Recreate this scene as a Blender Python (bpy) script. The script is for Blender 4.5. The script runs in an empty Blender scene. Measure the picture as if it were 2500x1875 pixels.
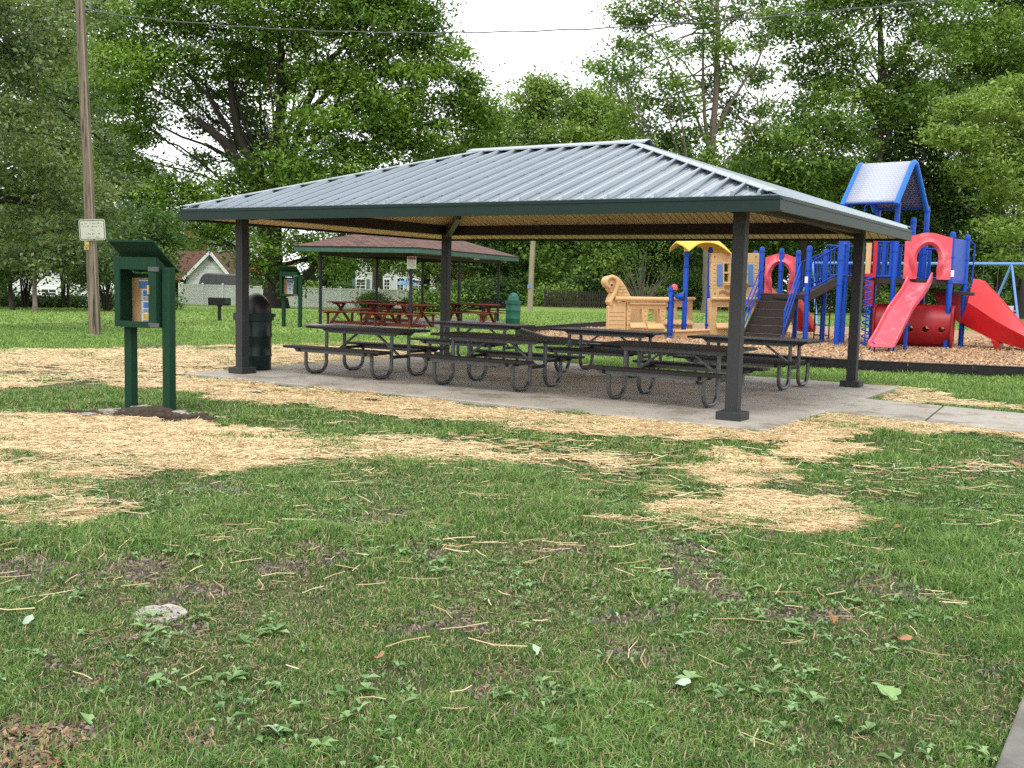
import bpy, bmesh, math, random
import numpy as np
from mathutils import Vector, Matrix

# ------------------------------------------------------------------ camera
CX, CY, F = 1250.0, 937.5, 2541.2          # the photograph is 2500 x 1875
PITCH, ROLL, EYE = 0.0970, 0.0250, 1.55
sc = bpy.context.scene
cam_d = bpy.data.cameras.new('camera'); cam = bpy.data.objects.new('camera', cam_d)
sc.collection.objects.link(cam); sc.camera = cam
cam_d.sensor_fit = 'HORIZONTAL'; cam_d.sensor_width = 36.0; cam_d.lens = 36.0 * F / 2500.0
cam_d.clip_start = 0.1; cam_d.clip_end = 3000.0
cam.location = (0, 0, EYE)
cam.matrix_world = Matrix.Translation((0, 0, EYE)) @ Matrix.Rotation(math.pi / 2 - PITCH, 4, 'X') @ Matrix.Rotation(ROLL, 4, 'Z')

# ------------------------------------------------------------------ light
SUN_EL, SUN_AZ = math.radians(58), math.radians(200)   # azimuth clockwise from +Y: behind the camera, a little to the left
w = bpy.data.worlds.new('World'); sc.world = w; w.use_nodes = True
nt = w.node_tree; nt.nodes.clear()
out = nt.nodes.new('ShaderNodeOutputWorld'); bg = nt.nodes.new('ShaderNodeBackground')
sky = nt.nodes.new('ShaderNodeTexSky'); sky.sky_type = 'NISHITA'; sky.sun_disc = False
sky.sun_elevation = SUN_EL; sky.sun_rotation = SUN_AZ; sky.air_density = 1.0; sky.dust_density = 2.0
tc = nt.nodes.new('ShaderNodeTexCoord'); no = nt.nodes.new('ShaderNodeTexNoise')
no.inputs['Scale'].default_value = 5.0; no.inputs['Detail'].default_value = 8
rp = nt.nodes.new('ShaderNodeValToRGB'); rp.color_ramp.elements[0].position = 0.30; rp.color_ramp.elements[1].position = 0.42
rp.color_ramp.elements[0].color = (.35, .35, .35, 1)
mx = nt.nodes.new('ShaderNodeMix'); mx.data_type = 'RGBA'; mx.inputs[7].default_value = (10.5, 10.7, 11.0, 1)   # the bright cloud deck
nt.links.new(tc.outputs['Generated'], no.inputs['Vector']); nt.links.new(no.outputs['Fac'], rp.inputs['Fac'])
nt.links.new(rp.outputs['Color'], mx.inputs[0]); nt.links.new(sky.outputs['Color'], mx.inputs[6])
nt.links.new(mx.outputs[2], bg.inputs['Color']); bg.inputs['Strength'].default_value = 0.13
nt.links.new(bg.outputs['Background'], out.inputs['Surface'])
sun_d = bpy.data.lights.new('sun', 'SUN'); sun_d.energy = 1.5; sun_d.angle = math.radians(16); sun_d.color = (1.0, .96, .88)
sun = bpy.data.objects.new('sun', sun_d); sc.collection.objects.link(sun)
sdir = Vector((math.sin(SUN_AZ) * math.cos(SUN_EL), math.cos(SUN_AZ) * math.cos(SUN_EL), math.sin(SUN_EL)))
sun.rotation_euler = sdir.to_track_quat('Z', 'Y').to_euler(); sun.location = (0, 0, 60)
sc.view_settings.view_transform = 'Standard'; sc.view_settings.look = 'None'
sc.view_settings.exposure = 0.35; sc.view_settings.gamma = 1.0
sc.cycles.max_bounces = 7; sc.cycles.diffuse_bounces = 5; sc.cycles.glossy_bounces = 3
sc.cycles.transmission_bounces = 4; sc.cycles.transparent_max_bounces = 8
sc.cycles.use_denoising = False
sc.cycles.sample_clamp_indirect = 6.0

# ------------------------------------------------------------------ pixel <-> place
cp, sp, cr, sr = math.cos(PITCH), math.sin(PITCH), math.cos(ROLL), math.sin(ROLL)
def ray(x, y):
    a, b = (x - CX) / F, (y - CY) / F
    u, v = cr * a + sr * b, -sr * a + cr * b
    return np.array([u, cp - v * sp, -sp - v * cp])
def at(x, y, Y):
    d = ray(x, y); t = Y / d[1]
    return np.array([d[0] * t, Y, EYE + d[2] * t])
def gz(X, Y):                                   # the lawn: level, falling a little towards the houses on the left
    X = np.asarray(X, float); Y = np.asarray(Y, float)
    k = np.clip((2 - X) / 8, 0, 1); k = k * k * (3 - 2 * k)
    return -0.06 - .0215 * np.clip(np.clip(Y, 0, 97) - 45, 0, None) * k
def gp(x, y, z=-.06):                           # the ground point a pixel shows
    d = ray(x, y); t = (z - EYE) / d[2]
    return np.array([d[0] * t, d[1] * t, z])
def zat(x, y, P):                               # height of a pixel above a standing place
    d = ray(x, y); t = P[1] / d[1]
    return EYE + d[2] * t
def D(x, y): return x * 1.1302, y * 1.1302

random.seed(7); rng = np.random.default_rng(7)

# ------------------------------------------------------------------ objects
C = sc.collection
def tag(o, label=None, cat=None, group=None, kind=None):
    if label: o['label'] = label
    if cat: o['category'] = cat
    if group: o['group'] = group
    if kind: o['kind'] = kind
    return o
def thing(name, loc, rz=0, label=None, cat=None, group=None):
    o = bpy.data.objects.new(name, None); C.objects.link(o)
    o.location = Vector([float(v) for v in loc]); o.rotation_euler = (0, 0, rz); o.empty_display_size = .2
    return tag(o, label, cat, group)
def copy_thing(root, loc, rz, label, group=None, scale=None, name=None):
    r = root.copy(); C.objects.link(r); r.location = Vector([float(v) for v in loc]); r.rotation_euler = (0, 0, rz)
    if scale: r.scale = scale if hasattr(scale, '__len__') else (scale,) * 3
    r['label'] = label
    if group: r['group'] = group
    for ch in root.children:
        c = ch.copy(); C.objects.link(c); c.parent = r
        for g in ch.children:
            d = g.copy(); C.objects.link(d); d.parent = c
    return r

class MB:
    def __init__(s): s.v = []; s.f = []
    def add(s, vs, fs):
        n = len(s.v); s.v += [tuple(float(c) for c in p) for p in vs]; s.f += [tuple(i + n for i in f) for f in fs]
        return s
    def box(s, c, d, rz=0, M=None):
        x, y, z = d[0] / 2, d[1] / 2, d[2] / 2
        vs = [Vector((i * x, j * y, k * z)) for k in (-1, 1) for j in (-1, 1) for i in (-1, 1)]
        R = (M if M is not None else Matrix.Rotation(rz, 3, 'Z'))
        vs = [R @ v + Vector([float(q) for q in c]) for v in vs]
        return s.add(vs, [(0, 2, 3, 1), (4, 5, 7, 6), (0, 1, 5, 4), (2, 6, 7, 3), (0, 4, 6, 2), (1, 3, 7, 5)])
    def bar(s, a, b, wd, th, up=(0, 0, 1)):          # a plank from a to b: wd across, th along 'up'
        a, b = Vector([float(q) for q in a]), Vector([float(q) for q in b]); x = (b - a).normalized(); u = Vector(up)
        y = u.cross(x)
        if y.length < 1e-4: y = Vector((0, 1, 0)).cross(x)
        y.normalize(); z = x.cross(y)
        M = Matrix((x, y, z)).transposed()
        return s.box((a + b) / 2, ((b - a).length, wd, th), M=M)
    def tube(s, path, rad, n=10, cap=True):
        P = [Vector([float(q) for q in p]) for p in path]; m = len(P)
        R = rad if hasattr(rad, '__len__') else [rad] * m
        t0 = (P[1] - P[0]).normalized(); ref = Vector((0, 0, 1)) if abs(t0.z) < .9 else Vector((1, 0, 0))
        u = t0.cross(ref).normalized(); vs = []
        for i in range(m):
            t = (P[min(i + 1, m - 1)] - P[max(i - 1, 0)]).normalized()
            u = (u - t * u.dot(t)).normalized(); v = t.cross(u)
            for k in range(n):
                a = 2 * math.pi * k / n
                vs.append(P[i] + (u * math.cos(a) + v * math.sin(a)) * R[i])
        fs = [(i * n + k, i * n + (k + 1) % n, (i + 1) * n + (k + 1) % n, (i + 1) * n + k) for i in range(m - 1) for k in range(n)]
        if cap: fs += [tuple(range(n))[::-1], tuple(range((m - 1) * n, m * n))]
        return s.add(vs, fs)
    def cyl(s, base, top, r, n=16): return s.tube([base, top], r, n)
    def prism(s, poly, ext):
        e = Vector([float(q) for q in ext]); P = [Vector([float(q) for q in p]) for p in poly]; n = len(P)
        nrm = Vector((0, 0, 0))
        for i in range(n): nrm += P[i].cross(P[(i + 1) % n])
        if nrm.dot(e) > 0: P = P[::-1]
        return s.add(P + [p + e for p in P], [tuple(range(n)), tuple(range(2 * n - 1, n - 1, -1))] +
                     [(i, i + n, (i + 1) % n + n, (i + 1) % n) for i in range(n)])
    def lathe(s, prof, n=24, c=(0, 0, 0)):
        vs = []; fs = []; m = len(prof)
        for r, z in prof:
            for k in range(n):
                a = 2 * math.pi * k / n; vs.append((c[0] + r * math.cos(a), c[1] + r * math.sin(a), c[2] + z))
        for i in range(m - 1):
            for k in range(n): fs.append((i * n + k, i * n + (k + 1) % n, (i + 1) * n + (k + 1) % n, (i + 1) * n + k))
        fs += [tuple(range(n))[::-1], tuple(range((m - 1) * n, m * n))]
        return s.add(vs, fs)
    def build(s, name, mat, parent=None, world=False, smooth=False, bevel=0, seg=2, inv=None):
        vs = s.v
        if world and parent is not None:
            r = parent
            while r.parent is not None: r = r.parent
            Mi = (Matrix.Translation(r.location) @ Matrix.Rotation(r.rotation_euler[2], 4, 'Z')).inverted()
            vs = [tuple(Mi @ Vector(v)) for v in vs]
        me = bpy.data.meshes.new(name); me.from_pydata(vs, [], s.f); me.update()
        me.materials.append(mat)
        o = bpy.data.objects.new(name, me); C.objects.link(o)
        if parent is not None: o.parent = parent
        if smooth:
            me.polygons.foreach_set('use_smooth', [True] * len(me.polygons))
            me.set_sharp_from_angle(angle=math.radians(40))
        if bevel:
            b = o.modifiers.new('bevel', 'BEVEL'); b.width = bevel; b.segments = seg; b.limit_method = 'ANGLE'; b.angle_limit = math.radians(35)
            b.harden_normals = False
            me.polygons.foreach_set('use_smooth', [True] * len(me.polygons)); me.set_sharp_from_angle(angle=math.radians(50))
        return o
def np_mesh(name, verts, faces_n, mat, attrs=None, parent=None, k=4, smooth=False):
    """verts (N,3); faces_n (M,k) index array"""
    me = bpy.data.meshes.new(name); nv, nf = len(verts), len(faces_n)
    me.vertices.add(nv); me.vertices.foreach_set('co', np.ascontiguousarray(verts, dtype=np.float32).ravel())
    me.loops.add(nf * k); me.loops.foreach_set('vertex_index', np.ascontiguousarray(faces_n, dtype=np.int32).ravel())
    me.polygons.add(nf); me.polygons.foreach_set('loop_start', np.arange(nf, dtype=np.int32) * k)
    if smooth: me.polygons.foreach_set('use_smooth', np.ones(nf, dtype=bool))
    for nm, arr in (attrs or {}).items():
        if arr.ndim == 1:
            a = me.attributes.new(nm, 'FLOAT', 'POINT'); a.data.foreach_set('value', arr.astype(np.float32))
        else:
            a = me.attributes.new(nm, 'FLOAT_COLOR', 'POINT'); a.data.foreach_set('color', arr.astype(np.float32).ravel())
    me.update(calc_edges=True); me.materials.append(mat)
    o = bpy.data.objects.new(name, me); C.objects.link(o)
    if parent is not None: o.parent = parent
    return o

# ------------------------------------------------------------------ materials
def N(nt, t, **k):
    n = nt.nodes.new(t)
    for a, b in k.items(): setattr(n, a, b)
    return n
def mat(name, col, rough=.6, metal=0, var=.15, scale=6, bump=.0, bscale=60, col2=None, spec=.3, stretch=None, wear=None, coat=0):
    m = bpy.data.materials.new(name); m.use_nodes = True; t = m.node_tree; L = t.links.new
    b = t.nodes['Principled BSDF']; b.inputs['Roughness'].default_value = rough; b.inputs['Metallic'].default_value = metal
    b.inputs['Specular IOR Level'].default_value = spec
    if coat: b.inputs['Coat Weight'].default_value = coat; b.inputs['Coat Roughness'].default_value = .15
    co = N(t, 'ShaderNodeTexCoord'); mp = N(t, 'ShaderNodeMapping'); L(co.outputs['Object'], mp.inputs['Vector'])
    if stretch: mp.inputs['Scale'].default_value = stretch
    n1 = N(t, 'ShaderNodeTexNoise'); n1.inputs['Scale'].default_value = scale; n1.inputs['Detail'].default_value = 8; n1.inputs['Roughness'].default_value = .65
    L(mp.outputs['Vector'], n1.inputs['Vector'])
    r = N(t, 'ShaderNodeValToRGB'); r.color_ramp.elements[0].position = .3; r.color_ramp.elements[1].position = .7
    c2 = col2 if col2 else tuple(min(1, c * (1 + var)) for c in col)
    c1 = tuple(c * (1 - var) for c in col) if not col2 else col
    r.color_ramp.elements[0].color = (*c1, 1); r.color_ramp.elements[1].color = (*c2, 1)
    L(n1.outputs['Fac'], r.inputs['Fac']); last = r.outputs['Color']
    if wear:
        n3 = N(t, 'ShaderNodeTexNoise'); n3.inputs['Scale'].default_value = wear[1]; n3.inputs['Detail'].default_value = 10; n3.inputs['Roughness'].default_value = .75
        L(mp.outputs['Vector'], n3.inputs['Vector'])
        rr = N(t, 'ShaderNodeValToRGB'); rr.color_ramp.elements[0].position = wear[2]; rr.color_ramp.elements[1].position = wear[2] + .08
        L(n3.outputs['Fac'], rr.inputs['Fac'])
        mm = N(t, 'ShaderNodeMix'); mm.data_type = 'RGBA'; L(rr.outputs['Color'], mm.inputs[0]); L(last, mm.inputs[6]); mm.inputs[7].default_value = (*wear[0], 1)
        last = mm.outputs[2]
    L(last, b.inputs['Base Color'])
    if bump:
        n2 = N(t, 'ShaderNodeTexNoise'); n2.inputs['Scale'].default_value = bscale; n2.inputs['Detail'].default_value = 6
        L(mp.outputs['Vector'], n2.inputs['Vector'])
        bp = N(t, 'ShaderNodeBump'); bp.inputs['Strength'].default_value = bump; bp.inputs['Distance'].default_value = .01
        L(n2.outputs['Fac'], bp.inputs['Height']); L(bp.outputs['Normal'], b.inputs['Normal'])
    return m
def leafmat(name, dark, light, trans=.24, rough=.5, spec=.3):
    m = bpy.data.materials.new(name); m.use_nodes = True; t = m.node_tree; L = t.links.new
    b = t.nodes['Principled BSDF']; b.inputs['Roughness'].default_value = rough; b.inputs['Specular IOR Level'].default_value = spec
    a = N(t, 'ShaderNodeAttribute'); a.attribute_name = 'rnd'
    r = N(t, 'ShaderNodeValToRGB'); e = r.color_ramp.elements; e[0].color = (*dark, 1); e[1].color = (*light, 1)
    L(a.outputs['Fac'], r.inputs['Fac']); L(r.outputs['Color'], b.inputs['Base Color'])
    tr = N(t, 'ShaderNodeBsdfTranslucent'); mxx = N(t, 'ShaderNodeMixShader'); mxx.inputs[0].default_value = trans
    hs = N(t, 'ShaderNodeMix'); hs.data_type = 'RGBA'; hs.blend_type = 'MULTIPLY'; hs.inputs[0].default_value = 1; hs.inputs[7].default_value = (1.3, 1.35, .6, 1)
    L(r.outputs['Color'], hs.inputs[6]); L(hs.outputs[2], tr.inputs['Color'])
    L(b.outputs['BSDF'], mxx.inputs[1]); L(tr.outputs['BSDF'], mxx.inputs[2])
    L(mxx.outputs['Shader'], t.nodes['Material Output'].inputs['Surface'])
    return m

M = {}
M['concrete'] = mat('concrete', (.37, .345, .30), .85, var=.20, scale=1.4, bump=.3, bscale=90, wear=((.24, .205, .165), 1.1, .52))
M['concrete_old'] = mat('old_concrete', (.17, .16, .145), .9, var=.3, scale=5, bump=.6, bscale=60, wear=((.13, .12, .10), 9, .55))
M['post'] = mat('dark_grey_paint', (.034, .036, .038), .6, var=.12, scale=30, bump=.15, bscale=400)
M['beam'] = mat('brown_steel_paint', (.032, .024, .023), .6, var=.15, scale=20, bump=.1, bscale=300)
M['fascia'] = mat('green_trim_metal', (.006, .024, .017), .5, metal=.0, var=.08, scale=4)
M['roof'] = mat('ribbed_roof_metal', (.27, .315, .345), .22, metal=.85, var=.06, scale=1.5, bump=.03, bscale=6)
M['cap'] = mat('roof_cap_metal', (.36, .41, .44), .3, metal=.7, var=.05, scale=3)
M['galv'] = mat('galvanized_steel', (.13, .135, .135), .42, metal=.6, var=.3, scale=25, wear=((.07, .06, .055), 14, .56))
M['plank'] = mat('black_recycled_plank', (.022, .017, .018), .5, var=.25, scale=7, bump=.25, bscale=120, stretch=(1, 8, 8))
M['green'] = mat('green_painted_wood', (.005, .040, .018), .75, var=.2, scale=12, bump=.25, bscale=80, stretch=(6, 6, 1))
M['green_dark'] = mat('dark_green_plastic', (.007, .022, .018), .3, var=.15, scale=8)
M['green_can'] = mat('faded_green_plastic', (.02, .11, .085), .4, var=.2, scale=5)
M['black'] = mat('black_enamel', (.012, .012, .013), .35, var=.2, scale=9)
M['cork'] = mat('cork_board', (.42, .27, .13), .9, var=.2, scale=90, bump=.3, bscale=200)
M['paper'] = mat('white_paper', (.62, .66, .70), .7, var=.05, scale=10)
M['ink_blue'] = mat('blue_print', (.08, .22, .50), .6, var=.3, scale=40)
M['ink_dark'] = mat('dark_print', (.03, .04, .07), .6, var=.3, scale=60)
M['ink_yellow'] = mat('yellow_print', (.65, .42, .08), .6, var=.2, scale=40)
M['pole'] = mat('weathered_pole_wood', (.30, .25, .185), .9, col2=(.10, .075, .055), scale=4, bump=1.0, bscale=14, stretch=(3, 3, .14), wear=((.035, .027, .02), 7, .53))
M['pole_new'] = mat('pale_pole_wood', (.34, .29, .22), .85, col2=(.22, .18, .13), scale=6, bump=.4, bscale=20, stretch=(5, 5, .35))
M['sign'] = mat('faded_sign_face', (.50, .51, .42), .5, var=.12, scale=14, wear=((.30, .30, .20), 9, .62))
M['sign_ink'] = mat('worn_sign_ink', (.10, .10, .09), .7, var=.3, scale=60)
M['tin'] = mat('orange_tag', (.55, .36, .10), .5, var=.2, scale=20)
M['bark'] = mat('dark_bark', (.022, .018, .015), .95, col2=(.050, .042, .034), scale=8, bump=.9, bscale=14, stretch=(3, 3, .6))
M['bark_pale'] = mat('grey_bark', (.09, .075, .06), .95, col2=(.19, .165, .13), scale=8, bump=.8, bscale=14, stretch=(3, 3, .6))
M['blue'] = mat('blue_powder_coat', (.004, .060, .42), .42, var=.10, scale=5)
M['blue_roof_lit'] = mat('sky_lit_blue_rim', (.012, .15, .62), .4, var=.08, scale=5)  # lighter blue: the sky's light on the rim is in the colour
M['blue_light'] = mat('faded_blue_plastic', (.11, .22, .46), .5, var=.12, scale=20)
M['swing'] = mat('sky_blue_steel', (.13, .30, .62), .4, var=.1, scale=4)
M['red'] = mat('red_plastic', (.52, .012, .016), .38, var=.12, scale=3, spec=.4)
M['dkred'] = mat('dark_red_plastic', (.30, .012, .018), .45, var=.15, scale=4, spec=.35)
M['pink'] = mat('sun_faded_red_plastic', (.72, .10, .13), .36, var=.10, scale=2.0, wear=((.78, .20, .24), 2.2, .52))
M['beige'] = mat('beige_plastic', (.62, .40, .19), .45, var=.07, scale=3, wear=((.45, .29, .13), 6, .66))
M['yellow'] = mat('yellow_plastic', (.74, .52, .09), .42, var=.10, scale=2.5)
M['deck'] = mat('brown_coated_deck', (.040, .028, .024), .7, var=.25, scale=30, bump=.2, bscale=200)
M['timber'] = mat('black_border_plastic', (.014, .014, .015), .55, var=.3, scale=14, bump=.4, bscale=50)
M['white'] = mat('white_vinyl', (.78, .80, .80), .4, var=.04, scale=1.5)
M['glass'] = mat('window_glass', (.03, .035, .04), .08, var=.2, scale=2)
M['dome'] = mat('dark_grey_cover', (.10, .10, .115), .4, var=.2, scale=2)
M['canvas'] = mat('blue_canvas', (.18, .30, .48), .8, var=.1, scale=5)
M['redwood'] = mat('red_stained_wood', (.15, .030, .014), .65, var=.3, scale=10, bump=.3, bscale=60, stretch=(1, 6, 6))
M['brick'] = mat('orange_brick', (.36, .10, .055), .9, var=.25, scale=12)
M['steelpost'] = mat('dark_blue_steel_post', (.02, .022, .035), .5, var=.3, scale=8)
M['shfascia'] = mat('faded_green_board', (.055, .13, .105), .8, var=.25, scale=8, bump=.3, bscale=40)
M['slidefoot'] = M['blue']
M['stone'] = mat('flat_grey_stone', (.36, .34, .30), .9, var=.25, scale=14, bump=.8, bscale=40)
M['limestone'] = mat('pale_rubble_stone', (.33, .30, .26), .95, var=.3, scale=10, bump=1, bscale=25)
M['mound'] = mat('dark_crumbly_soil', (.030, .022, .016), 1, col2=(.085, .062, .045), scale=22, bump=1, bscale=45)
M['shutter'] = mat('blue_grey_shutter', (.12, .16, .19), .6, var=.1)
def shingles(name, a, b, c, sx, sy):
    m = bpy.data.materials.new(name); m.use_nodes = True; t = m.node_tree; L = t.links.new
    bs = t.nodes['Principled BSDF']; bs.inputs['Roughness'].default_value = .9
    co = N(t, 'ShaderNodeTexCoord'); mp = N(t, 'ShaderNodeMapping'); L(co.outputs['UV'], mp.inputs['Vector'])
    br = N(t, 'ShaderNodeTexBrick'); L(mp.outputs['Vector'], br.inputs['Vector'])
    br.inputs['Scale'].default_value = 1; br.inputs['Brick Width'].default_value = sx; br.inputs['Row Height'].default_value = sy
    br.inputs['Mortar Size'].default_value = .018; br.inputs['Bias'].default_value = -.1
    br.inputs['Color1'].default_value = (*a, 1); br.inputs['Color2'].default_value = (*b, 1); br.inputs['Mortar'].default_value = (*c, 1)
    n1 = N(t, 'ShaderNodeTexNoise'); n1.inputs['Scale'].default_value = 3.2; n1.inputs['Detail'].default_value = 5; L(mp.outputs['Vector'], n1.inputs['Vector'])
    mm = N(t, 'ShaderNodeMix'); mm.data_type = 'RGBA'; mm.blend_type = 'MULTIPLY'; mm.inputs[0].default_value = .8
    r = N(t, 'ShaderNodeValToRGB'); r.color_ramp.elements[0].color = (.55, .5, .5, 1); r.color_ramp.elements[1].color = (1.3, 1.25, 1.25, 1)
    L(n1.outputs['Fac'], r.inputs['Fac']); L(br.outputs['Color'], mm.inputs[6]); L(r.outputs['Color'], mm.inputs[7]); L(mm.outputs[2], bs.inputs['Base Color'])
    return m
M['shingle'] = shingles('brown_shingles', (.19, .095, .072), (.085, .048, .044), (.035, .022, .02), .32, .16)
M['shingle_red'] = shingles('red_brown_shingles', (.17, .06, .045), (.10, .04, .032), (.05, .02, .018), .5, .3)
def lines(name, a, b, axis, freq, rough=.6, width=.12, knots=False, bump=.3):   # boards or siding: thin dark joints across one axis
    m = bpy.data.materials.new(name); m.use_nodes = True; t = m.node_tree; L = t.links.new
    bs = t.nodes['Principled BSDF']; bs.inputs['Roughness'].default_value = rough
    co = N(t, 'ShaderNodeTexCoord'); sx = N(t, 'ShaderNodeSeparateXYZ'); L(co.outputs['Object'], sx.inputs[0])
    mu = N(t, 'ShaderNodeMath', operation='MULTIPLY'); mu.inputs[1].default_value = freq; L(sx.outputs[axis], mu.inputs[0])
    fr = N(t, 'ShaderNodeMath', operation='FRACT'); L(mu.outputs[0], fr.inputs[0])
    gt = N(t, 'ShaderNodeMath', operation='GREATER_THAN'); gt.inputs[1].default_value = width; L(fr.outputs[0], gt.inputs[0])
    fl = N(t, 'ShaderNodeMath', operation='FLOOR'); L(mu.outputs[0], fl.inputs[0])
    wn = N(t, 'ShaderNodeTexWhiteNoise', noise_dimensions='1D'); L(fl.outputs[0], wn.inputs['W'])
    no = N(t, 'ShaderNodeTexNoise'); no.inputs['Scale'].default_value = 5; no.inputs['Detail'].default_value = 6
    mp = N(t, 'ShaderNodeMapping'); mp.inputs['Scale'].default_value = tuple(6 if i == axis else .9 for i in range(3)); L(co.outputs['Object'], mp.inputs[0]); L(mp.outputs[0], no.inputs['Vector'])
    ad = N(t, 'ShaderNodeMath', operation='ADD'); L(wn.outputs['Value'], ad.inputs[0]); L(no.outputs['Fac'], ad.inputs[1])
    hf = N(t, 'ShaderNodeMath', operation='MULTIPLY'); hf.inputs[1].default_value = .5; L(ad.outputs[0], hf.inputs[0])
    c1 = N(t, 'ShaderNodeMix'); c1.data_type = 'RGBA'; L(hf.outputs[0], c1.inputs[0]); c1.inputs[6].default_value = (*[q * .78 for q in a], 1); c1.inputs[7].default_value = (*[q * 1.15 for q in a], 1)
    c2 = N(t, 'ShaderNodeMix'); c2.data_type = 'RGBA'; L(gt.outputs[0], c2.inputs[0]); c2.inputs[6].default_value = (*b, 1); L(c1.outputs[2], c2.inputs[7])
    L(c2.outputs[2], bs.inputs['Base Color'])
    if knots:
        vo = N(t, 'ShaderNodeTexVoronoi'); vo.inputs['Scale'].default_value = 2.6; L(co.outputs['Object'], vo.inputs['Vector'])
        lt = N(t, 'ShaderNodeMath', operation='LESS_THAN'); lt.inputs[1].default_value = .09; L(vo.outputs['Distance'], lt.inputs[0])
        c3 = N(t, 'ShaderNodeMix'); c3.data_type = 'RGBA'; L(lt.outputs[0], c3.inputs[0]); L(c2.outputs[2], c3.inputs[6]); c3.inputs[7].default_value = (.10, .04, .015, 1)
        L(c3.outputs[2], bs.inputs['Base Color'])
    return m
M['wood_x'] = lines('pine_boards_across', (.88, .60, .32), (.25, .12, .05), 0, 7.5, knots=True)
M['wood_y'] = lines('pine_boards_along', (.88, .60, .32), (.25, .12, .05), 1, 7.5, knots=True)
M['siding'] = lines('white_lap_siding', (.66, .67, .68), (.33, .34, .36), 2, 5.0, rough=.5, width=.14)
M['soffit2'] = lines('brown_shelter_boards', (.22, .14, .07), (.06, .035, .02), 0, 6)
M['leaf_big'] = leafmat('maple_leaves', (.040, .095, .014), (.270, .430, .070))
M['leaf_left'] = leafmat('broad_leaves', (.045, .100, .030), (.330, .420, .160), rough=.42, spec=.5)
M['leaf_light'] = leafmat('light_green_leaves', (.110, .200, .040), (.360, .480, .130))
M['leaf_dark'] = leafmat('dark_green_leaves', (.028, .068, .018), (.140, .240, .060))
M['leaf_mid'] = leafmat('mid_green_leaves', (.048, .110, .018), (.270, .410, .085))
M['leaf_grey'] = leafmat('grey_green_leaves', (.050, .100, .036), (.200, .270, .110))
M['leaf_tan'] = leafmat('tan_green_leaves', (.10, .085, .03), (.26, .22, .08))
M['leaf_bright'] = leafmat('bright_bush_leaves', (.07, .16, .02), (.24, .38, .07))
# ------------------------------------------------------------------ where things lie on the ground
PX0, PY0, PYAW, PW, PD, PA, PE, PZE, PZR = .613, 16.786, -.558, 8.195, 5.526, .622, .639, 2.571, 3.692
cY, sY = math.cos(PYAW), math.sin(PYAW)
def pw(lx, ly, z=0): return np.array([PX0 + cY * lx - sY * ly, PY0 + sY * lx + cY * ly, z])
def ploc(X, Y):
    dx, dy = X - PX0, Y - PY0
    return cY * dx + sY * dy, -sY * dx + cY * dy
def h2(ix, iy, seed):
    n = (ix.astype(np.int64) * 374761393 + iy.astype(np.int64) * 668265263 + seed * 1442695041) & 0xFFFFFFFF
    n = ((n ^ (n >> 13)) * 1274126177) & 0xFFFFFFFF
    return ((n ^ (n >> 16)) & 0xFFFF) / 65535.0
def vn(X, Y, s, seed=0):
    x, y = X / s, Y / s; ix, iy = np.floor(x), np.floor(y); fx, fy = x - ix, y - iy
    fx, fy = fx * fx * (3 - 2 * fx), fy * fy * (3 - 2 * fy)
    a, b, c, d = h2(ix, iy, seed), h2(ix + 1, iy, seed), h2(ix, iy + 1, seed), h2(ix + 1, iy + 1, seed)
    return (a * (1 - fx) + b * fx) * (1 - fy) + (c * (1 - fx) + d * fx) * fy
def fbm(X, Y, s, seed=0): return .5 * vn(X, Y, s, seed) + .3 * vn(X, Y, s * .45, seed + 5) + .2 * vn(X, Y, s * .2, seed + 9)
def inpoly(X, Y, P):
    r = np.zeros(X.shape, bool); n = len(P)
    for i in range(n):
        x1, y1 = P[i][:2]; x2, y2 = P[(i + 1) % n][:2]
        if y1 == y2: continue
        r ^= ((y1 > Y) != (y2 > Y)) & (X < (x2 - x1) * (Y - y1) / (y2 - y1) + x1)
    return r
def gpoly(pts, disp=True): return [tuple(gp(*(D(*p) if disp else p))[:2]) for p in pts]
STRAW = [(wq, gpoly(q)) for wq, q in zip((1, 1, 1, .10, .07, .9, .7, 1, .4, 1), (
    [(-300, 764), (200, 758), (560, 748), (740, 736), (960, 735), (960, 790), (700, 800), (400, 812), (420, 828), (360, 840), (120, 832), (-300, 870)],
    [(390, 812), (600, 838), (900, 868), (1200, 900), (1450, 915), (1640, 925), (1670, 922), (1830, 880), (1990, 905), (2260, 930), (2260, 955), (2000, 935), (1900, 945),
     (1700, 952), (1600, 955), (1300, 942), (1100, 925), (900, 905), (700, 888), (560, 872), (400, 852), (360, 835)],
    [(-300, 905), (100, 903), (300, 912), (460, 925), (640, 952), (660, 985), (560, 1015), (330, 1035), (150, 1066), (-300, 1095)],
    [(610, 968), (800, 955), (1000, 952), (1200, 975), (1380, 1005), (1420, 1030), (1330, 1038), (1100, 1005), (900, 1010), (780, 1030), (640, 1010)],
    [(980, 1042), (1060, 1036), (1165, 1046), (1170, 1068), (1040, 1075), (1020, 1095), (990, 1072)],
    [(1500, 988), (1560, 976), (1650, 990), (1700, 1020), (1680, 1042), (1560, 1046), (1530, 1010)],
    [(1660, 965), (1720, 955), (1870, 965), (1890, 980), (1830, 998), (1740, 1003), (1690, 985)],
    [(1260, 1125), (1420, 1100), (1500, 1072), (1600, 1055), (1740, 1074), (1800, 1105), (1890, 1125), (1900, 1145), (1760, 1150), (1640, 1158), (1500, 1158), (1400, 1150)],
    [(0, 1100), (90, 1085), (150, 1110), (160, 1125), (60, 1140), (20, 1130)],
    [(1905, 835), (1960, 838), (2050, 862), (2260, 886), (2260, 892), (2080, 880), (1930, 868)]))]
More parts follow.
